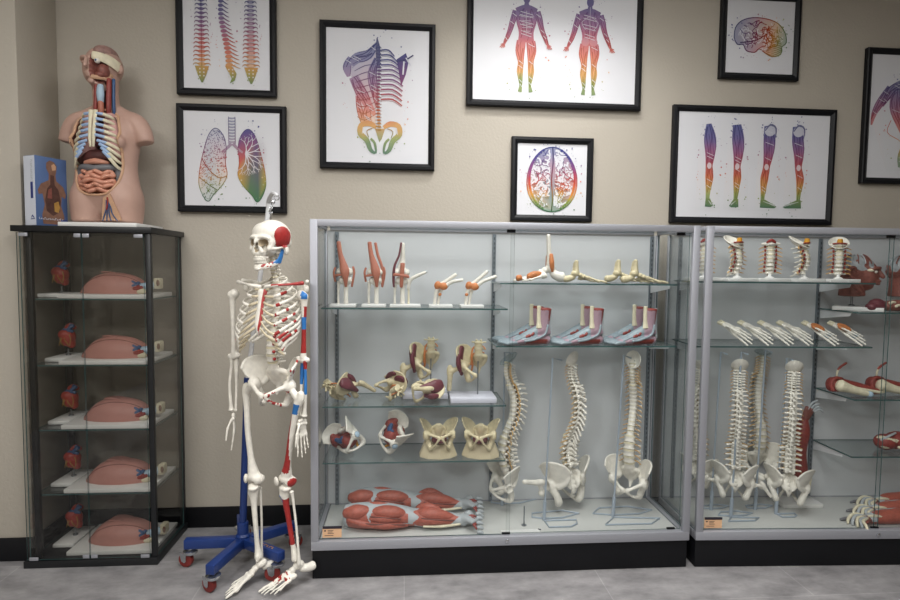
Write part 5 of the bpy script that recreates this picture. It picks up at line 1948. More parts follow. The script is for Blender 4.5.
def hip_model(label, loc, rot, stand, grp):
    t = thing('hip_model', label, 'anatomical model', loc, 0, grp, rot=(0, 0, 0))
    if stand:
        h = .026
        part('base', MB().box(-.115, -.075, 0, .115, .085, h, bev=.002).mesh('base', 'lilac'), t, label='white block base')
        part('rod', MB().tube([(.03, .01, h), (.03, .012, .245)], .0035, 8, cap=0).mesh('rod', 'steel'), t)
        piv = bpy.data.objects.new('x', None)
        O_ = Vector((.03, .0, .235))
    else:
        O_ = Vector((0, 0, 0))
    E = Euler(rot)
    sc = .86 if stand else .74

    def p(name, me, l=(0, 0, 0), r=(0, 0, 0), par=None, lab=None):
        if par is None:
            m = Matrix.Translation(O_) @ E.to_matrix().to_4x4() @ Matrix.Scale(sc, 4) @ Matrix.Translation(l) @ Euler(r).to_matrix().to_4x4()
            o = part(name, me, t, label=lab)
            o.matrix_local = m
            return o
        return part(name, me, par, l, r, label=lab)
    p('hip_bone', HIP_B)
    p('sacrum', SACRUM_B)
    for k in range(2):
        v = p('vertebra', VERT_B, (0, -.002 - .004 * k, .020 + .040 * k), (R(6), 0, 0))
        p('disc', DISC_B, (0, 0, -.021), par=v)
    p('femur_stump', STUMP_B, (-.103, -.02, -.078), (0, R(8), 0))
    p('gluteal_muscle', GLUTE, lab='maroon muscle')
    p('front_muscle', GLUTE2, lab='maroon muscle')
    nv = MB()
    nv.tube([(-.012, .012, .05), (-.034, .002, .03), (-.040, -.01, -.02), (-.036, .012, -.075), (-.046, .03, -.12)], [.004, .005, .007, .007, .005], 8, 4)
    nv.tube([(-.012, .012, .01), (-.036, .0, -.01), (-.044, .004, -.07)], [.004, .005, .004], 8, 3)
    p('nerve', nv.mesh('nerve', 'orange'), lab='orange nerve')
    p('nerve_stub', MB().tube([(.0, .02, .055), (.03, .008, .042), (.04, -.002, .028)], [.004, .004, .003], 8, 3).tube([(0, .02, .02), (.034, .01, .004)], [.004, .003], 8).mesh('nerve_stub', 'orange'), lab='orange nerve stubs')
    return t


G_HIP = 'hip and lower back models'
Zs = Z_L2 + EPS
hip_model('hip model with maroon muscle standing on a white block at the shelf\'s right end', (xat(472, 395, 2.80), 2.80, Zs), (R(4), 0, R(-12)), True, G_HIP)
hip_model('hip model with maroon muscle standing on a rod behind a lying hip model', (xat(425, 395, 2.885), 2.895, Zs), (R(2), 0, R(-2)), True, G_HIP)


def settle(t, z):
    """lower or raise a thing until its lowest point rests at z"""
    bpy.context.view_layer.update()
    lo = min((o.matrix_world @ Vector(c)).z for o in [t] + list(t.children_recursive) if o.type == 'MESH' for c in [v.co for v in o.data.vertices])
    t.location.z += z - lo


def spot(t, px, Y):
    """slide a thing sideways until its middle is at a pixel column"""
    bpy.context.view_layer.update()
    xs = [(o.matrix_world @ v.co).x for o in [t] + list(t.children_recursive) if o.type == 'MESH' for v in o.data.vertices]
    ys = [(o.matrix_world @ v.co).y for o in [t] + list(t.children_recursive) if o.type == 'MESH' for v in o.data.vertices]
    t.location.y += Y - (min(ys) + max(ys)) / 2
    t.location.x += xat(px, 400, Y) - (min(xs) + max(xs)) / 2


for lab, px, Y, rot in (
        ('hip model lying at the left end of the shelf above the red pelvises', 349, 2.80, (R(-48), R(28), R(150))),
        ('hip model lying second from the left on the shelf above the red pelvises', 391, 2.835, (R(-60), R(40), R(235))),
        ('hip model with an orange nerve on top, lying in front of a standing one', 428, 2.735, (R(100), R(15), R(120)))):
    t = hip_model(lab, (0, 0, 1), rot, False, G_HIP)
    settle(t, Zs)
    spot(t, px, Y)


# ------------------------------------------------------------------ pelvis models on the lowest shelf
def octo(r0, r1, h, n=10):
    V = []
    for r, z in ((r0, 0), (r0, .008), (r1, h)):
        V += [(r * math.cos(2 * PI * (j + .5) / n), .72 * r * math.sin(2 * PI * (j + .5) / n), z) for j in range(n)]
    Fc = []
    for i in range(2):
        for j in range(n):
            Fc.append((i * n + j, i * n + (j + 1) % n, (i + 1) * n + (j + 1) % n, (i + 1) * n + j))
    return V, Fc + [tuple(range(n - 1, -1, -1)), tuple(range(2 * n, 3 * n))]


def pelvis_on_plinth(label, px, Y, rz):
    t = thing('pelvis_model', label, 'anatomical model', (xat(px, 458, Y), Y, Z_L3 + EPS), rz, 'pelvis models on the lowest shelf')
    part('plinth', MB().add(octo(.098, .074, .068)).mesh('plinth', 'plinth', 20), t, label='cream faceted plinth')
    X = Matrix.Translation((0, -.005, .158)) @ Matrix.Rotation(R(-28), 4, 'X') @ Matrix.Scale(.74, 4)

    def p(nm, me, lab=None):
        o = part(nm, me, t, label=lab)
        o.matrix_local = X
        return o
    p('hip_bone', HIP_BL)
    p('hip_bone', HIP_B)
    p('sacrum', SACRUM_B)
    fl = MB().ell((0, -.03, -.115), (.045, .055, .02), (.3, 0, 0)).ell((-.03, .0, -.10), (.022, .04, .026)).ell((.03, .0, -.10), (.022, .04, .026))
    p('pelvic_floor', organic(fl, 'pelvic_floor', ['maroon'], .004, 3), 'dark maroon pelvic muscles')
    return t


pelvis_on_plinth('beige pelvis on a cream faceted plinth, left one of the pair', 438, 2.775, R(4))
pelvis_on_plinth('beige pelvis on a cream faceted plinth, rightmost on the lowest shelf', 480.5, 2.765, R(-12))


def red_pelvis(label, px, Y, rot, flip):
    t = thing('pelvis_model', label, 'anatomical model', (0, Y, 1), 0, 'pelvis models on the lowest shelf')
    E = Matrix.Rotation(0, 4, 'X') @ Euler(rot).to_matrix().to_4x4() @ Matrix.Scale(.78, 4)

    def p(nm, me, lab=None, par=None):
        o = part(nm, me, par or t, label=lab)
        if par is None:
            o.matrix_local = E
        return o
    hb = p('hip_bone', HIP)
    p('joint_face', MB().ell((.112, -.02, -.075), (.006, .019, .019)).mesh('joint_face', 'paleblue'), 'pale blue joint face', hb)
    if flip:
        p('hip_bone', HIP_R)
    p('sacrum', SACRUM)
    mm = MB().ell((0, -.01, -.085), (.066, .055, .055)).ell((.03, -.045, -.07), (.034, .034, .045)).ell((-.02, .03, -.05), (.055, .035, .045)).ell((-.05, -.03, -.03), (.03, .04, .03))
    p('pelvic_muscle', organic(mm, 'pelvic_muscle', ['muscle2'], .0045, 3), 'crimson pelvic muscles')
    mm = MB().tube([(-.06, -.02, .0), (-.085, -.03, -.05), (-.06, -.03, -.10)], [.018, .026, .016], 10, 3)
    p('side_muscle', mm.mesh('side_muscle', 'muscle2'), 'crimson side muscle')
    mm = MB().tube([(-.03, -.05, -.02), (0, -.055, -.045), (.03, -.05, -.03)], [.012, .018, .012], 10, 3)
    p('bladder', mm.mesh('bladder', 'vein'), 'dark blue organ')
    p('nerve', MB().tube([(-.01, .03, -.12), (.012, .01, -.135), (.03, -.02, -.15)], [.008, .010, .008], 8, 3).mesh('nerve', 'yellow'), 'yellow piece')
    settle(t, Z_L3 + EPS)
    spot(t, px, Y)
    return t


red_pelvis('white pelvis model with crimson muscles and pale blue joint, leftmost on the lowest shelf', 343, 2.79, (R(35), R(-30), R(-40)), True)
red_pelvis('white pelvis model with a crimson mass below, second from the left on the lowest shelf', 396, 2.80, (R(-30), R(25), R(-75)), True)


# ------------------------------------------------------------------ the two leg models on the deck
def leg_model(label, px, Y, ln):
    z = .172
    t = thing('leg_model', label, 'anatomical model', (xat(px, 515, Y), Y, z + EPS), R(-3), 'leg models lying on the deck')
    S = ln / .66
    core = MB()
    core.tube([(.0, .0, .070), (.07, .0, .070), (.18, .0, .070), (.29, .0, .068), (.335, 0, .062), (.40, 0, .060), (.48, 0, .054), (.56, 0, .046), (.60, 0, .042)],
              [(.058, .052), (.070, .066), (.072, .066), (.054, .056), (.046, .052), (.052, .055), (.042, .046), (.030, .034), (.030, .036)], 18, 4, up=(0, 0, 1), cap=.15)
    core.tube([(.58, 0, .05), (.62, -.012, .052), (.652, -.03, .046)], [(.030, .032), (.024, .050), (.016, .066)], 14, 3, up=(0, .35, .94), cap=.3)
    core.ell((.615, .035, .05), (.028, .03, .032))
    def lp(c, h):
        x, y, z = c
        a = math.atan2(z - .066, -y)
        if .012 + .012 * abs(a) < x < .125 - .02 * a and -1.5 < a < .95:
            return 1
        if .05 < x < .345 and a < -.42 - .25 * math.sin((x - .05) / .3 * PI):
            return 1
        if .135 < x < .315 and -.30 < a < .62 + .3 * math.sin((x - .13) / .19 * PI):
            return 1
        if .352 + .014 * math.sin(a * 5) < x < .565 - .05 * abs(a - .2) and -.75 < a < 2.2:
            return 1
        return 0
    c = part('limb_core', organic(core, 'limb_core', ['fascia', 'muscle'], .004, 4, paint=lp), t, label='red muscles with grey tendon sheaths')

    def mus(name, pts, rad, m='muscle', k=4, lab=None):
        o = part(name, MB().tube(pts, rad, 12, k).mesh(name, m), t, label=lab)
        return o
    red = 'red muscle'
    mus('hip_muscle', [(.012, -.030, .095), (.06, -.034, .104), (.115, -.026, .106)], [.030, .042, .030], lab=red)
    mus('hip_muscle', [(.03, -.050, .070), (.10, -.062, .050), (.16, -.060, .042)], [.020, .020, .012], lab=red)
    mus('thigh_muscle', [(.115, -.028, .104), (.19, -.036, .106), (.255, -.032, .100), (.305, -.026, .090)], [.014, .036, .034, .014], lab=red)
    mus('thigh_muscle', [(.11, -.054, .080), (.20, -.060, .078), (.29, -.046, .068)], [.008, .022, .008], lab=red)
    mus('thigh_muscle', [(.09, -.058, .045), (.20, -.060, .042), (.31, -.040, .034)], [.012, .022, .010], lab=red)
    mus('thigh_muscle', [(.10, .010, .128), (.16, .0, .134), (.22, .008, .126)], [.008, .016, .008], lab=red)
    mus('calf_muscle', [(.375, -.014, .084), (.43, -.018, .086), (.50, -.014, .072), (.545, -.010, .062)], [.030, .038, .027, .012], lab=red)
    mus('calf_muscle', [(.375, -.034, .060), (.44, -.036, .058), (.53, -.026, .048)], [.020, .024, .010], lab=red)
    mus('calf_muscle', [(.36, .022, .104), (.41, .014, .116), (.47, .004, .100)], [.010, .022, .010], lab=red)
    mus('shin_bone', [(.39, -.050, .030), (.48, -.044, .028), (.57, -.030, .034)], [.006, .008, .006], 'bone2', lab='cream shin bone')
    for q in ([(.13, -.066, .094), (.20, -.075, .092), (.28, -.064, .080)], [(.06, -.066, .060), (.16, -.078, .056), (.30, -.058, .044)], [(.38, -.052, .078), (.45, -.054, .070), (.54, -.036, .058)]):
        mus('muscle_seam', q, .0032, 'seam', 4, 'dark line between muscles')
    for k in range(5):
        f = k / 4
        a = Vector((.655, -.092 + .112 * f, .018 + .052 * f))
        b = a + Vector((.026 - .006 * abs(f - .6), -.004 + .004 * f, -.004))
        mus('toe', [a, (a + b) / 2 + Vector((0, 0, .004)), b], [.0105, .0095, .007], 'fascia', 3, 'grey toe')
        if k < 4:
            c0 = Vector((.606, -.026 + .014 * f, .064 + .010 * f))
            mus('foot_muscle', [c0, c0.lerp(a, .5) + Vector((0, -.008, .014)), c0.lerp(a, .85) + Vector((0, -.008, .010))], [.005, .007, .004], 'muscle2', 3, 'dark red strip')
    for o in [t]:
        o.scale = (S, .92, .87)
    return t


leg_model('red muscle leg model lying on the deck at the front', 345, 2.715, .655)
leg_model('red muscle leg model lying on the deck behind the front one', 350, 2.90, .675)

# ------------------------------------------------------------------ feet
FOOT_BE = recolour(FOOT, ['beige'], 'foot_bones')
FOOT_LG = recolour(FOOT, ['bone'], 'foot_bones')
STUB_B = organic(MB().tube([(0, 0, -.01), (0, .0, .02), (0, 0, .055)], [(.021, .018), .014, .0125], 10, 3, up=(1, 0, 0)).tube([(.022, .012, -.025), (.020, .010, .02), (.016, .006, .05)], [.009, .007, .006], 8, 2), 'shin_stub', ['beige'], .0032, 2)
STUB_TALL = organic(MB().tube([(0, 0, -.01), (0, .0, .03), (0, .002, .13)], [(.020, .017), .013, .0115], 10, 3, up=(1, 0, 0)), 'shin_stub', ['bone'], .0032, 2)


def foot_model(label, px, Y, rz, kind, sc=.85, z=None):
    t = thing('foot_model', label, 'anatomical model', (xat(px, 283, Y), Y, 2), rz, 'foot skeletons on the upper right shelf')
    part('foot_bones', FOOT_LG if kind == 'lig' else FOOT_BE, t, sc=sc if kind != 'lig' else (1.15, 1, 1.3))
    part('shin_stub', STUB_TALL if kind == 'lig' else STUB_B, t, sc=sc if kind != 'lig' else (1.15, 1, 1.1), rot=(0, 0, 0) if kind != 'lig' else (R(4), 0, 0))
    if kind == 'lig':
        for nm, q in (('ankle_ligament', MB().tube([(.014, .004, .036), (.022, .006, .0), (.016, .012, -.03)], [(.010, .006), (.014, .008), (.008, .006)], 10, 3, up=(0, 1, 0)).tube([(-.016, -.006, .03), (-.022, -.006, -.01)], .009, 8)),
                      ('sole_ligament', MB().tube([(.016, -.050, -.040), (.020, -.085, -.045), (.020, -.115, -.052)], [.010, .016, .012], 10, 3)),
                      ('toe_ligament', MB().tube([(.012, -.150, -.056), (.016, -.168, -.058)], [.012, .013], 10).tube([(-.004, -.145, -.056), (.014, -.158, -.056)], .009, 8))):
            part(nm, organic(q, nm, ['orange'], .0035, 2), t, sc=(1.15, 1, 1.3), label='orange ligament')
    settle(t, Z_R1 + EPS)
    return t


foot_model('white foot skeleton with orange ligaments and a tall shin bone', 549, 2.82, R(-90), 'lig', 1.0)
foot_model('cream foot skeleton with toes to the right, alone in the middle of its shelf', 576, 2.80, R(90), 'be')
foot_model('cream foot skeleton at the right end of its shelf, front one of two', 635, 2.775, R(90), 'be', .9)
foot_model('cream foot skeleton at the right end of its shelf, partly behind the front one', 618, 2.90, R(90), 'be', .9)


def make_muscle_foot():
    """muscle foot, toes to -X, sole at z = 0"""
    t = thing('muscle_foot_model', 'x', 'anatomical model', (0, 0, 0), 0, 'muscle foot models')
    b = MB()
    b.tube([(.012, 0, .182), (.010, 0, .13), (.008, 0, .08), (.014, 0, .05)], [(.036, .032), (.031, .028), (.032, .028), (.036, .028)], 16, 3, up=(1, 0, 0), cap=.08)
    b.tube([(.03, 0, .024), (-.02, 0, .030), (-.08, 0, .028), (-.135, 0, .018), (-.155, 0, .013)], [(.023, .028), (.029, .033), (.026, .038), (.014, .040), (.010, .036)], 14, 3, up=(0, 0, 1))
    b.tube([(.0, 0, .075), (-.05, 0, .055), (-.10, 0, .038)], [.028, .026, .018], 12, 3)
    part('foot_body', organic(b, 'foot_body', ['mauve', 'muscle2', 'tendon'], .004, 3, paint=lambda c, h: 1 if (c[2] > .172 or (c[2] > .12 and c[0] > .026 and c[1] < .01) or (c[2] < .03 and c[1] < -.015 and -.09 < c[0] < .02)) else (2 if (c[0] < -.03 and c[2] > .03) else 0)), t)
    part('shin_bone', MB().tube([(-.020, -.012, .192), (-.022, -.014, .13), (-.020, -.018, .085)], [(.011, .009), (.010, .008), (.015, .011)], 10, 3, up=(1, 0, 0), cap=.3).mesh('shin_bone', 'bone2'), t, label='cream shin bone strip')
    part('heel_tendon', MB().tube([(.044, -.002, .18), (.042, -.002, .10), (.046, -.002, .035)], [.006, .006, .010], 8, 3).mesh('heel_tendon', 'fascia'), t, label='grey heel tendon')
    for k in range(5):
        f = k / 4
        y = -.034 + .066 * f
        L_ = .160 + .022 * f
        part('toe', MB().tube([(-.14, y, .014), (-L_ - .01, y * 1.05, .014), (-L_ - .03, y * 1.08, .009)], [.0085, .0085, .0065] if k < 4 else [.012, .012, .009], 10, 2).mesh('toe', 'tendon'), t, label='blue grey toe')
        part('tendon', MB().tube([(-.020, -.006 + .008 * f, .095), (-.06, y * .55 - .004, .070 - .012 * (1 - f)), (-.105, y * .85, .047 - .012 * abs(f - .6)), (-.145, y, .024)], .0042, 8, 4).mesh('tendon', 'tendon'), t, label='blue grey tendon')
    part('side_tendon', MB().tube([(.022, -.028, .10), (.005, -.034, .055), (-.05, -.036, .03), (-.10, -.036, .022)], .006, 8, 4).mesh('side_tendon', 'tendon'), t, label='blue grey side tendon')
    part('muscle_patch', MB().tube([(-.07, -.026, .048), (-.09, -.028, .042)], [.009, .007], 8).tube([(-.05, -.024, .060), (-.06, -.026, .05)], .007, 8).mesh('muscle_patch', 'muscle2'), t, label='red patch')
    return t


mf0 = make_muscle_foot()
Zr = Z_R2 + EPS
first = True
for lab, px, Y in (('muscle foot model in front at the left end of its shelf', 541.5, 2.735), ('muscle foot model behind at the left end of its shelf', 534, 2.86),
                   ('muscle foot model in front in the middle of its shelf', 594, 2.735), ('muscle foot model behind in the middle of its shelf', 584.5, 2.86),
                   ('muscle foot model in front at the right end of its shelf', 647, 2.735), ('muscle foot model behind at the right end of its shelf', 636, 2.86)):
    o = mf0 if first else dup(mf0, (0, 0, 0))
    first = False
    o['label'] = lab
    put(o, (xat(px, 340, Y), Y, Zr), (0, 0, R(6)))


# ------------------------------------------------------------------ spines on wire stands
def occiput(t, z, y, rot=(35, 0), mt='bone'):
    g = []
    for i in range(6):
        r_ = .08 + .92 * i / 5
        row = []
        for j in range(17):
            u = 2 * PI * j / 16
            row.append((.046 * r_ * math.cos(u), .058 * r_ * math.sin(u), -.022 * (1 - r_ ** 2.2)))
        g.append(row)
    return part('occiput', MB().add(sheet(g, .005)).mesh('occiput', mt), t, (0, y + .012, z + .022), (R(rot[0]), R(rot[1]), 0), label='curved plate of skull bone')


def spine_model(label, X, Y, zp, rz, sc=1.0, femurs=(), occ=True, hs=1.15, nerves=True, occm='bone', grp='spine models on wire stands', vs=1.0, lean=0.0, occrot=(35, 0), amp=1.1):
    t = thing('spine_model', label, 'spine model', (X, Y, zp), rz, grp)
    part('hip_bone', HIP, t, sc=hs)
    part('hip_bone', HIP_R, t, sc=hs)
    part('sacrum', SACRUM, t, sc=hs)
    zt, yt = add_spine(t, 0, amp, nerves, True, vs=vs, lean=lean, wide=1.32)
    if occ:
        occiput(t, zt, yt, occrot, occm)
    for s in femurs:
        part('femur_stump', FEMUR_STUMP if s > 0 else FEMUR_STUMP_R, t, (s * (.135 if len(femurs) == 1 else .108) * hs, -.025, -.085 * hs - (.025 if len(femurs) == 1 else 0)), (0, s * R(-106 if len(femurs) == 1 else -40), 0), hs * (.8 if len(femurs) == 1 else .68))
    t.scale = (sc,) * 3
    return t, zt


def wire_stand(label, x, y, zdeck, ztop, arm, loops, lean=(0, 0), grp='wire spine stands'):
    """bent wire foot loops on the deck and an upright rod; loops are in metres from the rod's foot"""
    t = thing('spine_stand', label, 'stand', (x, y, zdeck + EPS), 0, grp)
    r = .0042
    for lp in loops:
        P = [(a, b, r) for a, b in lp]
        P.append(P[0])
        part('foot_loop', MB().tube(P, r, 8, 1, up=(0, 0, 1), cap=0).mesh('foot_loop', 'wire'), t)
    h = ztop - zdeck
    part('upright', MB().tube([(0, 0, .002), (lean[0], lean[1], h), (lean[0] + arm[0], lean[1] + arm[1], h + arm[2])], .0048, 10, 1, cap=.2).mesh('upright', 'wire'), t)
    part('socket', MB().tube([(0, 0, 0), (lean[0] * .1, lean[1] * .1, .10)], .009, 12, 1, cap=0).mesh('socket', 'wire'), t)
    return t


ZD = .172
LOOPS = [[(0, .012), (-.055, .03), (-.045, .075), (.12, .10), (.20, .06), (.10, .015)], [(0, -.012), (.165, -.012), (.155, -.055), (.115, -.085), (.005, -.085)]]
LOOPS3 = [[(0, .012), (-.095, .035), (-.04, .10), (.12, .11), (.235, .06), (.15, .02)], [(0, -.012), (-.075, -.095), (.165, -.095), (.235, -.04)]]


def zat(px, py, Y):
    return at(px, py, Y).z


s1, zt1 = spine_model('spine model seen from the side just right of the lower shelves', xat(505, 470, 2.86), 2.86, zat(500, 470, 2.86), R(-75), .94, hs=.95, occm='clear', grp='spine models in the middle case', vs=1.0)
s2, zt2 = spine_model('spine model seen from behind in the middle of the case, with a thigh bone stub', xat(568, 484, 2.83), 2.83, zat(568, 468, 2.83), R(-158), .915, (1,), hs=1.2, grp='spine models in the middle case', occrot=(62, 22), amp=1.35)
s3, zt3 = spine_model('spine model seen from the front at the right of the middle case', xat(629, 478, 2.81), 2.81, zat(629, 467, 2.81), R(-36), .905, hs=1.02, grp='spine models in the middle case', occrot=(58, -30))
wire_stand('grey wire stand at the left behind the shelf end holding the side-on spine', xat(502, 510, 2.93), 2.93, ZD, zat(505, 352, 2.93), (.03, -.05, 0), [LOOPS[0]])
wire_stand('grey wire stand under the middle spine with two loops on the deck', xat(544, 519, 2.74), 2.74, ZD, zat(555, 357, 2.80), (.06, .05, -.02), LOOPS, (.035, .03))
wire_stand('grey wire stand under the right spine of the middle case', xat(613, 515, 2.76), 2.76, ZD, zat(626, 355, 2.80), (.05, .03, -.02), LOOPS3, (.045, .03))

# small things on the deck
t = thing('pin_stand', 'small upright metal pin on a round foot, standing on the white deck', 'pin', (xat(524, 522, 2.69), 2.69, ZD + EPS))
part('foot', MB().add(lathe([(.013, 0), (.013, .003), (.010, .004)], 18)).mesh('foot', 'steel'), t)
part('rod', MB().tube([(0, 0, .004), (0, 0, .098)], .0034, 10, cap=.3).mesh('rod', 'steel'), t)
p = at(539.5, 528, 2.64)
thing('chip', 'tiny dark chip lying on the white deck near the pin', 'chip', (p.x, 2.64, ZD + EPS), R(-30), me=MB().box(-.008, -.0035, 0, .008, .0035, .003, bev=.001).mesh('chip', 'ink'))
thing('card', 'blank white card lying flat on the deck near the sliding door edge', 'card', (xat(521, 532, 2.615), 2.622, ZD + EPS), R(1), me=MB().box(-.095, -.022, 0, .095, .022, .0012).mesh('card', 'white'))
# ================================================================== MODELS IN THE RIGHT CASE
def on2(u, v, z):
    return M2 @ Vector((u, v, z))


def u2(px, py, v):
    p = M2.inverted() @ in2(px, py, v)
    return p.x


def z2(px, py, v):
    return in2(px, py, v).z


# ------------------------------------------------------------------ neck spines
VERT_C = VERT['C']
CDISC = MB().tube([(0, 0, -.004), (0, 0, .004)], (.0098, .0068), 12, 1, up=(1, 0, 0), cap=.05).mesh('disc', 'disc')
CNERVE = {}
for k, mt in enumerate(('nerve', 'red')):
    CNERVE[k] = MB().tube([(-.036, .004, -.010), (-.022, .012, -.002), (-.008, .013, 0), (.008, .013, 0), (.022, .012, -.002), (.036, .004, -.010)], [.0016, .0026, .003, .003, .0026, .0016], 6, 2).mesh('nerve_root', mt)


def neck_model(label, px, v, rz, kind):
    u = u2(px, 279, v)
    t = thing('neck_spine_model', label, 'spine model', on2(u, v, Z_A1 + EPS), A2 + rz, 'neck spine models on the top shelf')
    h = .017
    b = part('base', MB().box(-.079, -.055, 0, .079, .055, h, bev=.002).mesh('base', 'white'), t, (0, 0, 0), (0, 0, -rz), label='white board base')
    part('foot', MB().add(lathe([(.022, h), (.022, h + .004), (.010, h + .010), (.007, h + .014), (.007, h + .026)], 18)).mesh('foot', 'white'), t)
    z = h + .030
    for i in range(7):
        f = i / 6
        y = -.006 + .020 * math.sin(f * PI) * -1 + .012
        vv = part('vertebra', VERT_C, t, (0, y, z), (R(-10 + 22 * f), 0, 0), (1.45, 1.42, 1.12))
        part('disc', CDISC, vv, (0, 0, .009))
        part('nerve_root', CNERVE[0], vv, (0, 0, .006), label='yellow nerve roots')
        for s in (-1, 1):
            part('artery', MB().tube([(s * .017, .006, .003), (s * .0175, .005, .013)], .0030, 6).mesh('artery', 'artery'), vv, label='red artery piece')
        z += .0205
    at_ = MB().tube([(-.040, .012, z + .002), (-.020, .006, z + .003), (0, -.012, z + .002), (.020, .006, z + .003), (.040, .012, z + .002)], [.006, .009, .005, .009, .006], 8, 4)
    part('atlas', at_.mesh('atlas', 'bone'), t)
    if kind == 1:
        o = occiput(t, z - .006, .018, (34, 0))
        part('brain_stem', MB().tube([(0, -.005, z + .008), (0, -.006, z + .03)], [.014, .012], 10, 1, cap=.3).mesh('brain_stem', 'yellow'), t, label='orange stem')
        part('artery_loop', MB().tube([(-.03, .0, z + .008), (-.012, -.016, z + .010), (.012, -.016, z + .010), (.03, .0, z + .008)], .0035, 8, 3).mesh('artery_loop', 'artery'), t)
    else:
        part('ligament', MB().tube([(-.018, -.004, z + .010), (0, -.010, z + .022), (.018, -.004, z + .010)], [.006, .008, .006], 8, 3).mesh('ligament', 'artery'), t, label='dark red arch')
        part('dens', MB().tube([(0, .0, z), (0, -.002, z + .014)], .007, 8).mesh('dens', 'bone'), t)
    return t


neck_model('neck spine without a skull plate, on the top shelf beside the left post', 703.5, .27, R(-28), 0)
neck_model('neck spine with a skull plate tilted up to the left and an orange stem', 737, .22, R(18), 1)
neck_model('neck spine seen from the front without skull plate, between two plated ones', 769.5, .22, R(-26), 0)
neck_model('neck spine with a skull plate, second from the right on the top shelf', 804, .22, R(38), 1)
neck_model('neck spine with a broad skull plate, rightmost on the top shelf, overlapping the head', 838, .22, R(-30), 1)

# ------------------------------------------------------------------ hands on the second shelf
def arm_mb():
    return hand_bones_mb(curl=.22)


HANDW = organic(hand_bones_mb(spread=1.75, thumb=True, curl=-.12, fat=1.5), 'hand_bones', ['bone'], .0026, 1)


def hand_model(label, px, v, tint):
    u = u2(px, 346, v)
    t = thing('hand_model', label, 'anatomical model', on2(u, v, Z_A2 + .06), A2, 'hand models on the second shelf')
    E = Matrix.Rotation(R(-58), 4, 'Z') @ Matrix.Rotation(R(66), 4, 'X')
    def p(nm, me, lab=None):
        o = part(nm, me, t, label=lab)
        f_ = Vector((.62, -.62, -.46)).normalized()
        s_ = Vector((1, .35, .1))
        s_ = (s_ - f_ * f_.dot(s_)).normalized()
        up_ = (-f_)
        y_ = up_.cross(s_)
        o.matrix_local = Matrix(((s_.x, y_.x, up_.x, 0), (s_.y, y_.y, up_.y, 0), (s_.z, y_.z, up_.z, 0), (0, 0, 0, 1)))
        return o
    p('hand_bones', HANDW)
    p('wrist_stub', MB().tube([(-.012, 0, .0), (-.012, .002, .02)], [.010, .008], 8).tube([(.010, 0, .0), (.012, .002, .02)], [.008, .007], 8).tube([(-.012, 0, .004), (.010, 0, .004)], .006, 8).mesh('wrist_stub', 'bone2'))
    pm = MB()
    if tint:
        pm.ell((0, -.012, -.05), (.026, .010, .036)).ell((-.024, -.014, -.045), (.014, .010, .022))
        p('palm_muscle', organic(pm, 'palm_muscle', ['orange'], .0035, 2), 'tan palm muscle')
        for k in range(4):
            x = -.018 + .013 * k
            p('tendon', MB().tube([(x * .5, .006, .0), (x, .008, -.05), (x * 1.3, .004, -.12)], .003, 6, 3).mesh('tendon', 'tendon'), 'grey tendon')
    else:
        p('joint_spot', MB().ell((-.004, .008, -.018), (.010, .004, .008)).mesh('joint_spot', 'maroon'), 'dark red joint spot')
    settle(t, Z_A2 + EPS)
    return t


hand_model('skeleton hand leftmost in the row, its back partly hidden by the corner post', 722, .25, 0)
hand_model('skeleton hand second from the left in the row', 742, .255, 0)
hand_model('skeleton hand third from the left in the row', 762, .26, 0)
hand_model('plain skeleton hand next to the first tinted hand', 781, .265, 0)
hand_model('skeleton hand with tan palm and grey tendons, left one of the tinted pair', 806, .26, 1)
hand_model('skeleton hand with tan palm and grey tendons, at the right end of the row', 832, .26, 1)

# ------------------------------------------------------------------ spines
def spine2(label, px, pyp, v, rz, sc, femurs=(), hs=1.15, vs=1.0, occrot=(35, 0), occm='bone'):
    p = in2(px, pyp, v)
    t, zt = spine_model(label, p.x, p.y, p.z, A2 + rz, sc, femurs, hs=hs, grp='spine models in the right case', occrot=occrot, vs=vs, occm=occm)
    return t


spine2('spine model seen from behind beside the left post of the right case', 735, 470, .21, R(158), .88, (1, -1), 1.0, occrot=(48, 8))
spine2('spine model seen from the front, further back between the two others', 759, 452, .36, R(-10), .88, (), 1.1, occrot=(10, 0), occm='clear')
spine2('spine model seen from behind with a skull plate, in front of the red arm', 789, 474, .20, R(150), .90, (1,), 1.0, occrot=(48, 20))
spine2('spine model at the back left, mostly hidden by the corner posts', 698, 462, .365, R(140), .86, (), .9)
for lab, px, py, v, pt, lp in (('grey wire stand under the left spine of the right case', 731, 512, .18, 352, LOOPS3), ('grey wire stand with a tall rod between the spines of the right case', 755, 510, .27, 350, [LOOPS[0]]),
                               ('grey wire stand under the spine in front of the red arm', 776, 512, .215, 358, [LOOPS[1]]), ('grey wire stand at the left corner post of the right case', 711, 508, .27, 352, [LOOPS[0]])):
    p = on2(u2(px, py, v), v, 0)
    wire_stand(lab, p.x, p.y, ZD, z2(px + 8, pt, v), (.03, -.01, -.012), [[(a * .6, b * .55) for a, b in q] for q in lp], (.02, .0))

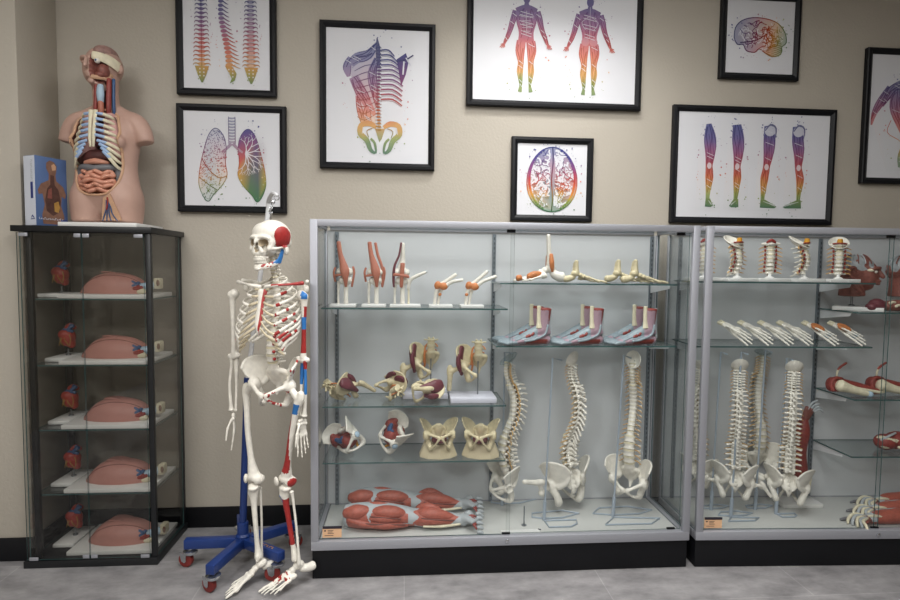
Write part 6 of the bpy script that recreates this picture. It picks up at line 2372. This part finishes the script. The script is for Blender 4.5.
# ------------------------------------------------------------------ standing arm behind the spine
def standing_arm():
    v = .34
    u = u2(797, 492, v)
    t = thing('arm_model', 'red muscle arm model with grey hand upward, standing on a white base behind a spine', 'anatomical model', on2(u, v, ZD + EPS), A2)
    part('base', MB().box(-.11, -.06, 0, .11, .06, .022, bev=.002).mesh('base', 'white'), t, label='white board base')
    part('rod', MB().tube([(.0, 0, .022), (.0, 0, .12)], .005, 8, cap=0).mesh('rod', 'steel'), t)
    b = MB().tube([(.03, 0, .12), (.0, 0, .20), (-.005, 0, .30), (.01, 0, .40), (.02, 0, .47)], [.030, .046, .040, .040, .022], 14, 4)
    b.ell((.035, 0, .145), (.04, .03, .035))
    part('arm_muscle', organic(b, 'arm_muscle', ['muscle2'], .005, 3), t, label='red arm muscles')
    part('arm_bone', MB().tube([(.045, -.02, .10), (.055, -.022, .18)], [.014, .010], 10).mesh('arm_bone', 'bone2'), t)
    part('palm', MB().tube([(.02, 0, .46), (.035, 0, .50), (.05, 0, .535)], [(.018, .014), (.026, .012), (.030, .010)], 10, 3, up=(1, 0, 0)).mesh('palm', 'headm'), t)
    for k in range(4):
        part('finger', MB().tube([(.036 + .012 * k, -.004, .53 - .004 * k), (.058 + .014 * k, -.004, .565 - .012 * k), (.088 + .012 * k, -.004, .580 - .022 * k)], [.006, .0055, .004], 8, 3).mesh('finger', 'fascia'), t, label='grey finger')
    return t


standing_arm()

# ------------------------------------------------------------------ heads on the upper right shelf
def head_model(label, px, v, rz, sc=1.0, hidden=False):
    u = u2(px, 305, v)
    t = thing('head_model', label, 'anatomical model', on2(u, v, Z_B1 + EPS), A2 + rz, 'muscle head models')
    part('base', MB().box(-.10, -.12, 0, .075, .10, .020, bev=.002).mesh('base', 'white'), t, label='white board base')
    part('rod', MB().tube([(0, .02, .02), (0, .02, .07)], .006, 10, cap=0).add(lathe([(.016, .02), (.016, .024), (.008, .03)], 16), 0, Matrix.Translation((0, .02, 0))).mesh('rod', 'steel'), t)
    z = .19
    h = MB()
    h.ell((0, .012, z + .03), (.068, .088, .075), nu=24, nv=16)
    h.tube([(0, -.03, z + .035), (0, -.042, z - .01), (0, -.042, z - .05), (0, -.048, z - .068)], [(.058, .05), (.055, .05), (.042, .045), (.024, .026)], 18, 3, up=(1, 0, 0))
    h.tube([(0, .018, z), (0, .022, z - .07), (0, .022, z - .115)], [(.055, .06), (.052, .058), (.054, .062)], 18, 2, up=(1, 0, 0), cap=.08)
    h.tube([(0, -.090, z + .020), (0, -.106, z - .010), (0, -.108, z - .016)], [.009, .011, .010], 8, 2)
    h.tube([(-.018, -.085, z - .036), (0, -.096, z - .034), (.018, -.085, z - .036)], .008, 8, 2)
    h.tube([(-.016, -.082, z - .048), (0, -.092, z - .049), (.016, -.082, z - .048)], .008, 8, 2)
    h.tube([(-.05, -.068, z + .030), (0, -.092, z + .034), (.05, -.068, z + .030)], .010, 8, 3)
    def hp(c, hh):
        if hh:
            return 2
        line = z + .022 + .16 * max(c[1], -.04) * -.35 + (.012 if c[1] < -.045 else 0)
        if c[2] > line + .012 * noise.noise(Vector(c) * 30) and c[1] > -.068:
            return 0 if noise.noise(Vector((c[0] * 22, c[1] * 40, c[2] * 22))) > .22 else 1
        return 0
    o = part('head', organic(h, 'head', ['headm', 'vessel', 'cavity'], .0034, 3, dents=[((.031, -.100, z + .014), (.015, .018, .010), (0, 1, 0)), ((-.031, -.100, z + .014), (.015, .018, .010), (0, 1, 0))],
                             paint=hp), t, label='brown red muscle head with a grey scalp')
    for s in (-1, 1):
        part('ear', organic(MB().tube([(s * .062, .006, z + .012), (s * .070, .010, z + .034), (s * .076, .028, z + .034), (s * .077, .034, z + .010), (s * .070, .020, z - .018), (s * .064, .010, z - .024)], [.007, .008, .009, .009, .008, .007], 8, 3), 'ear', ['headm'], .003, 2), o)
        part('eyeball', MB().ell((s * .031, -.076, z + .014), (.011, .010, .009)).mesh('eyeball', 'bone'), o, label='pale eyeball')
        for k in range(6):
            a0 = -.9 + .36 * k
            pts = []
            for j in range(6):
                f = j / 5
                th = .25 + .95 * f
                yy = .012 + .090 * math.sin(a0) * math.sin(th + .2)
                xx = s * .0695 * math.cos(a0 * .55) * math.sin(th)
                zz = z + .03 + .0765 * math.cos(th)
                pts.append((xx + .003 * math.sin(j * 2.3 + k), yy, zz))
            part('scalp_vessel', MB().tube(pts, .0028, 6, 3).mesh('scalp_vessel', 'fascia' if k % 2 else 'headm'), o, label='scalp vessel')
        part('cheek_fat', MB().ell((s * .046, -.052, z + .022), (.012, .020, .009)).mesh('cheek_fat', 'bone2'), o, label='cream cheek patch')
        part('neck_muscle', MB().tube([(s * .052, .03, z - .02), (s * .048, .0, z - .07), (s * .036, -.03, z - .108)], [.011, .013, .010], 8, 3).mesh('neck_muscle', 'headm'), o)
    return t


head_model('brown red muscle head facing right, left one of two on the shelf', 856, .30, R(50))
head_model('brown red muscle head at the right edge of the photo behind the lying red model', 906, .30, R(56))


def lying_muscles():
    v = .20
    u = u2(885, 308, v)
    t = thing('muscle_model', 'maroon muscle model with white pieces lying on the shelf below the heads', 'anatomical model', on2(u, v, Z_B1 + EPS), A2)
    b = MB().ell((-.045, 0, .035), (.042, .035, .034)).ell((-.075, -.005, .025), (.03, .03, .024)).ell((-.02, .01, .03), (.03, .03, .026))
    part('muscle_mass', organic(b, 'muscle_mass', ['maroon'], .005, 3), t)
    part('muscle_mass', organic(MB().tube([(0, 0, .030), (.06, -.01, .034), (.13, 0, .03)], [.026, .030, .028], 12, 3), 'muscle_mass', ['headm'], .005, 3), t)
    for x, y, z in ((.005, -.028, .045), (.03, -.036, .03), (.06, -.036, .052), (.085, -.034, .03)):
        part('bone_piece', MB().tube([(x, y + .004, z), (x + .010, y, z + .007), (x + .024, y + .004, z + .004)], [.009, .006, .008], 8, 3).mesh('bone_piece', 'bone2'), t, label='white bone piece')
    settle(t, Z_B1 + EPS)
    return t


lying_muscles()


# ------------------------------------------------------------------ shoulders lying on the third shelf
def make_shoulder(label, px, v):
    u = u2(px, 395, v)
    t = thing('shoulder_model', label, 'anatomical model', on2(u, v, Z_B2 + EPS), A2, 'red arm models on the third shelf')
    b = MB().tube([(-.10, .03, .055), (-.04, .025, .050), (.06, .01, .034), (.14, .0, .022)], [(.040, .034), (.036, .034), (.028, .026), (.014, .012)], 14, 4)
    part('arm_muscle', organic(b, 'arm_muscle', ['muscle2'], .0045, 3), t, label='dark red muscle')
    part('arm_bone', organic(MB().tube([(-.085, -.018, .058), (-.045, -.026, .046), (.01, -.034, .030), (.045, -.038, .020)], [.033, .024, .019, .015], 12, 4), 'arm_bone', ['bone2'], .004, 2), t, label='cream bone')
    part('bone_end', MB().ell((.058, -.039, .017), (.018, .016, .016)).mesh('bone_end', 'paleblue'), t, label='pale blue bone end')
    part('tendon', MB().tube([(.0, -.004, .050), (.05, -.012, .036), (.12, -.014, .024), (.16, -.01, .022)], [.006, .008, .008, .005], 8, 4).mesh('tendon', 'bone2'), t, label='cream tendon')
    part('muscle_strip', MB().tube([(-.068, .03, .085), (-.070, .03, .115), (-.055, .03, .145), (-.022, .03, .168)], [.005, .005, .006, .006], 8, 4, m=lambda c: 1 if c[2] > .135 else 0).mesh('muscle_strip', ['bone2', 'muscle2']), t, label='thin strip curving upward')
    part('muscle_rim', MB().tube([(-.115, -.01, .03), (-.122, .0, .06), (-.10, .005, .092), (-.06, .005, .088)], .009, 8, 4).mesh('muscle_rim', 'muscle2'), t, label='dark red rim')
    settle(t, Z_B2 + EPS)
    return t


make_shoulder('red shoulder model with cream bone and a curved strip, left one of two', 853, .215)
make_shoulder('red shoulder model with cream bone and a curved strip, cut by the photo\'s right edge', 893, .235)


def red_lump():
    v = .24
    u = u2(893, 445, v)
    t = thing('muscle_model', 'rounded red muscle model with white streaks lying on the lowest glass shelf', 'anatomical model', on2(u, v, Z_B3 + EPS), A2)
    b = MB().ell((-.045, 0, .045), (.055, .05, .042)).ell((.03, .01, .05), (.065, .05, .048)).ell((.08, 0, .035), (.06, .04, .032))
    part('muscle_mass', organic(b, 'muscle_mass', ['muscle2', 'bone2'], .005, 3, paint=lambda c, h: 1 if noise.noise(Vector((c[0] * 14, c[1] * 14, c[2] * 34))) > .42 else 0), t, label='red muscle with white streaks')
    part('tendon', MB().tube([(-.085, -.02, .06), (-.05, -.03, .085), (.0, -.01, .095)], .006, 8, 3).mesh('tendon', 'fascia'), t)
    part('tendon', MB().tube([(-.01, -.048, .03), (.02, -.05, .022), (.05, -.046, .03)], .008, 8, 3).mesh('tendon', 'bone2'), t)
    settle(t, Z_B3 + EPS)
    return t


red_lump()


# ------------------------------------------------------------------ three forearms on the deck
def forearm(label, px, py, v):
    u = u2(px, py, v)
    t = thing('forearm_model', label, 'anatomical model', on2(u, v, ZD + EPS), A2 + R(4), 'forearm models on the deck of the right case')
    b = MB().tube([(.10, 0, .032), (.17, 0, .040), (.26, 0, .042), (.36, 0, .036)], [(.022, .028), (.034, .038), (.038, .042), (.032, .036)], 14, 4, up=(0, 0, 1))
    part('arm_muscle', organic(b, 'arm_muscle', ['muscle', 'fascia'], .005, 3, paint=lambda c, h: 1 if (c[0] < .125 and c[2] > .03) or noise.noise(Vector((c[0] * 9, c[1] * 30, c[2] * 30))) > .5 else 0), t, label='red forearm muscles')
    part('palm', organic(MB().tube([(.10, 0, .030), (.07, -.004, .034), (.035, -.012, .030)], [(.016, .026), (.018, .036), (.012, .040)], 14, 3, up=(0, 0, 1)), 'palm', ['headm'], .004, 2), t, label='brown red palm')
    for k in range(5):
        f = k / 4
        y = .030 - .075 * f
        part('finger', MB().tube([(.085 - .010 * f, y * .5, .046), (.045 - .012 * f, y * .95, .048 - .006 * f), (.008 + .006 * k, y * 1.05 - .012, .028), (-.006 + .010 * k, y * 1.02 - .024, .010)], [.006, .0075, .0075, .0055], 8, 4).mesh('finger', 'fascia' if k % 2 else 'bone2'), t, label='pale finger')
    part('finger', MB().tube([(.055, .034, .024), (.020, .044, .018), (-.012, .046, .012)], [.008, .0085, .006], 8, 3).mesh('finger', 'colon'), t, label='grey thumb')
    part('wrist_tendon', MB().tube([(.09, -.012, .052), (.13, -.020, .054), (.18, -.030, .046)], [.006, .008, .004], 8, 3).mesh('wrist_tendon', 'bone2'), t, label='cream wrist tendon')
    settle(t, ZD + EPS)
    return t


forearm('muscle forearm with pale fingers, front one of three on the deck', 850, 524, .085)
forearm('muscle forearm with pale fingers, middle one of three on the deck', 856, 510, .185)
forearm('muscle forearm with pale fingers, back one of three on the deck', 860, 497, .295)
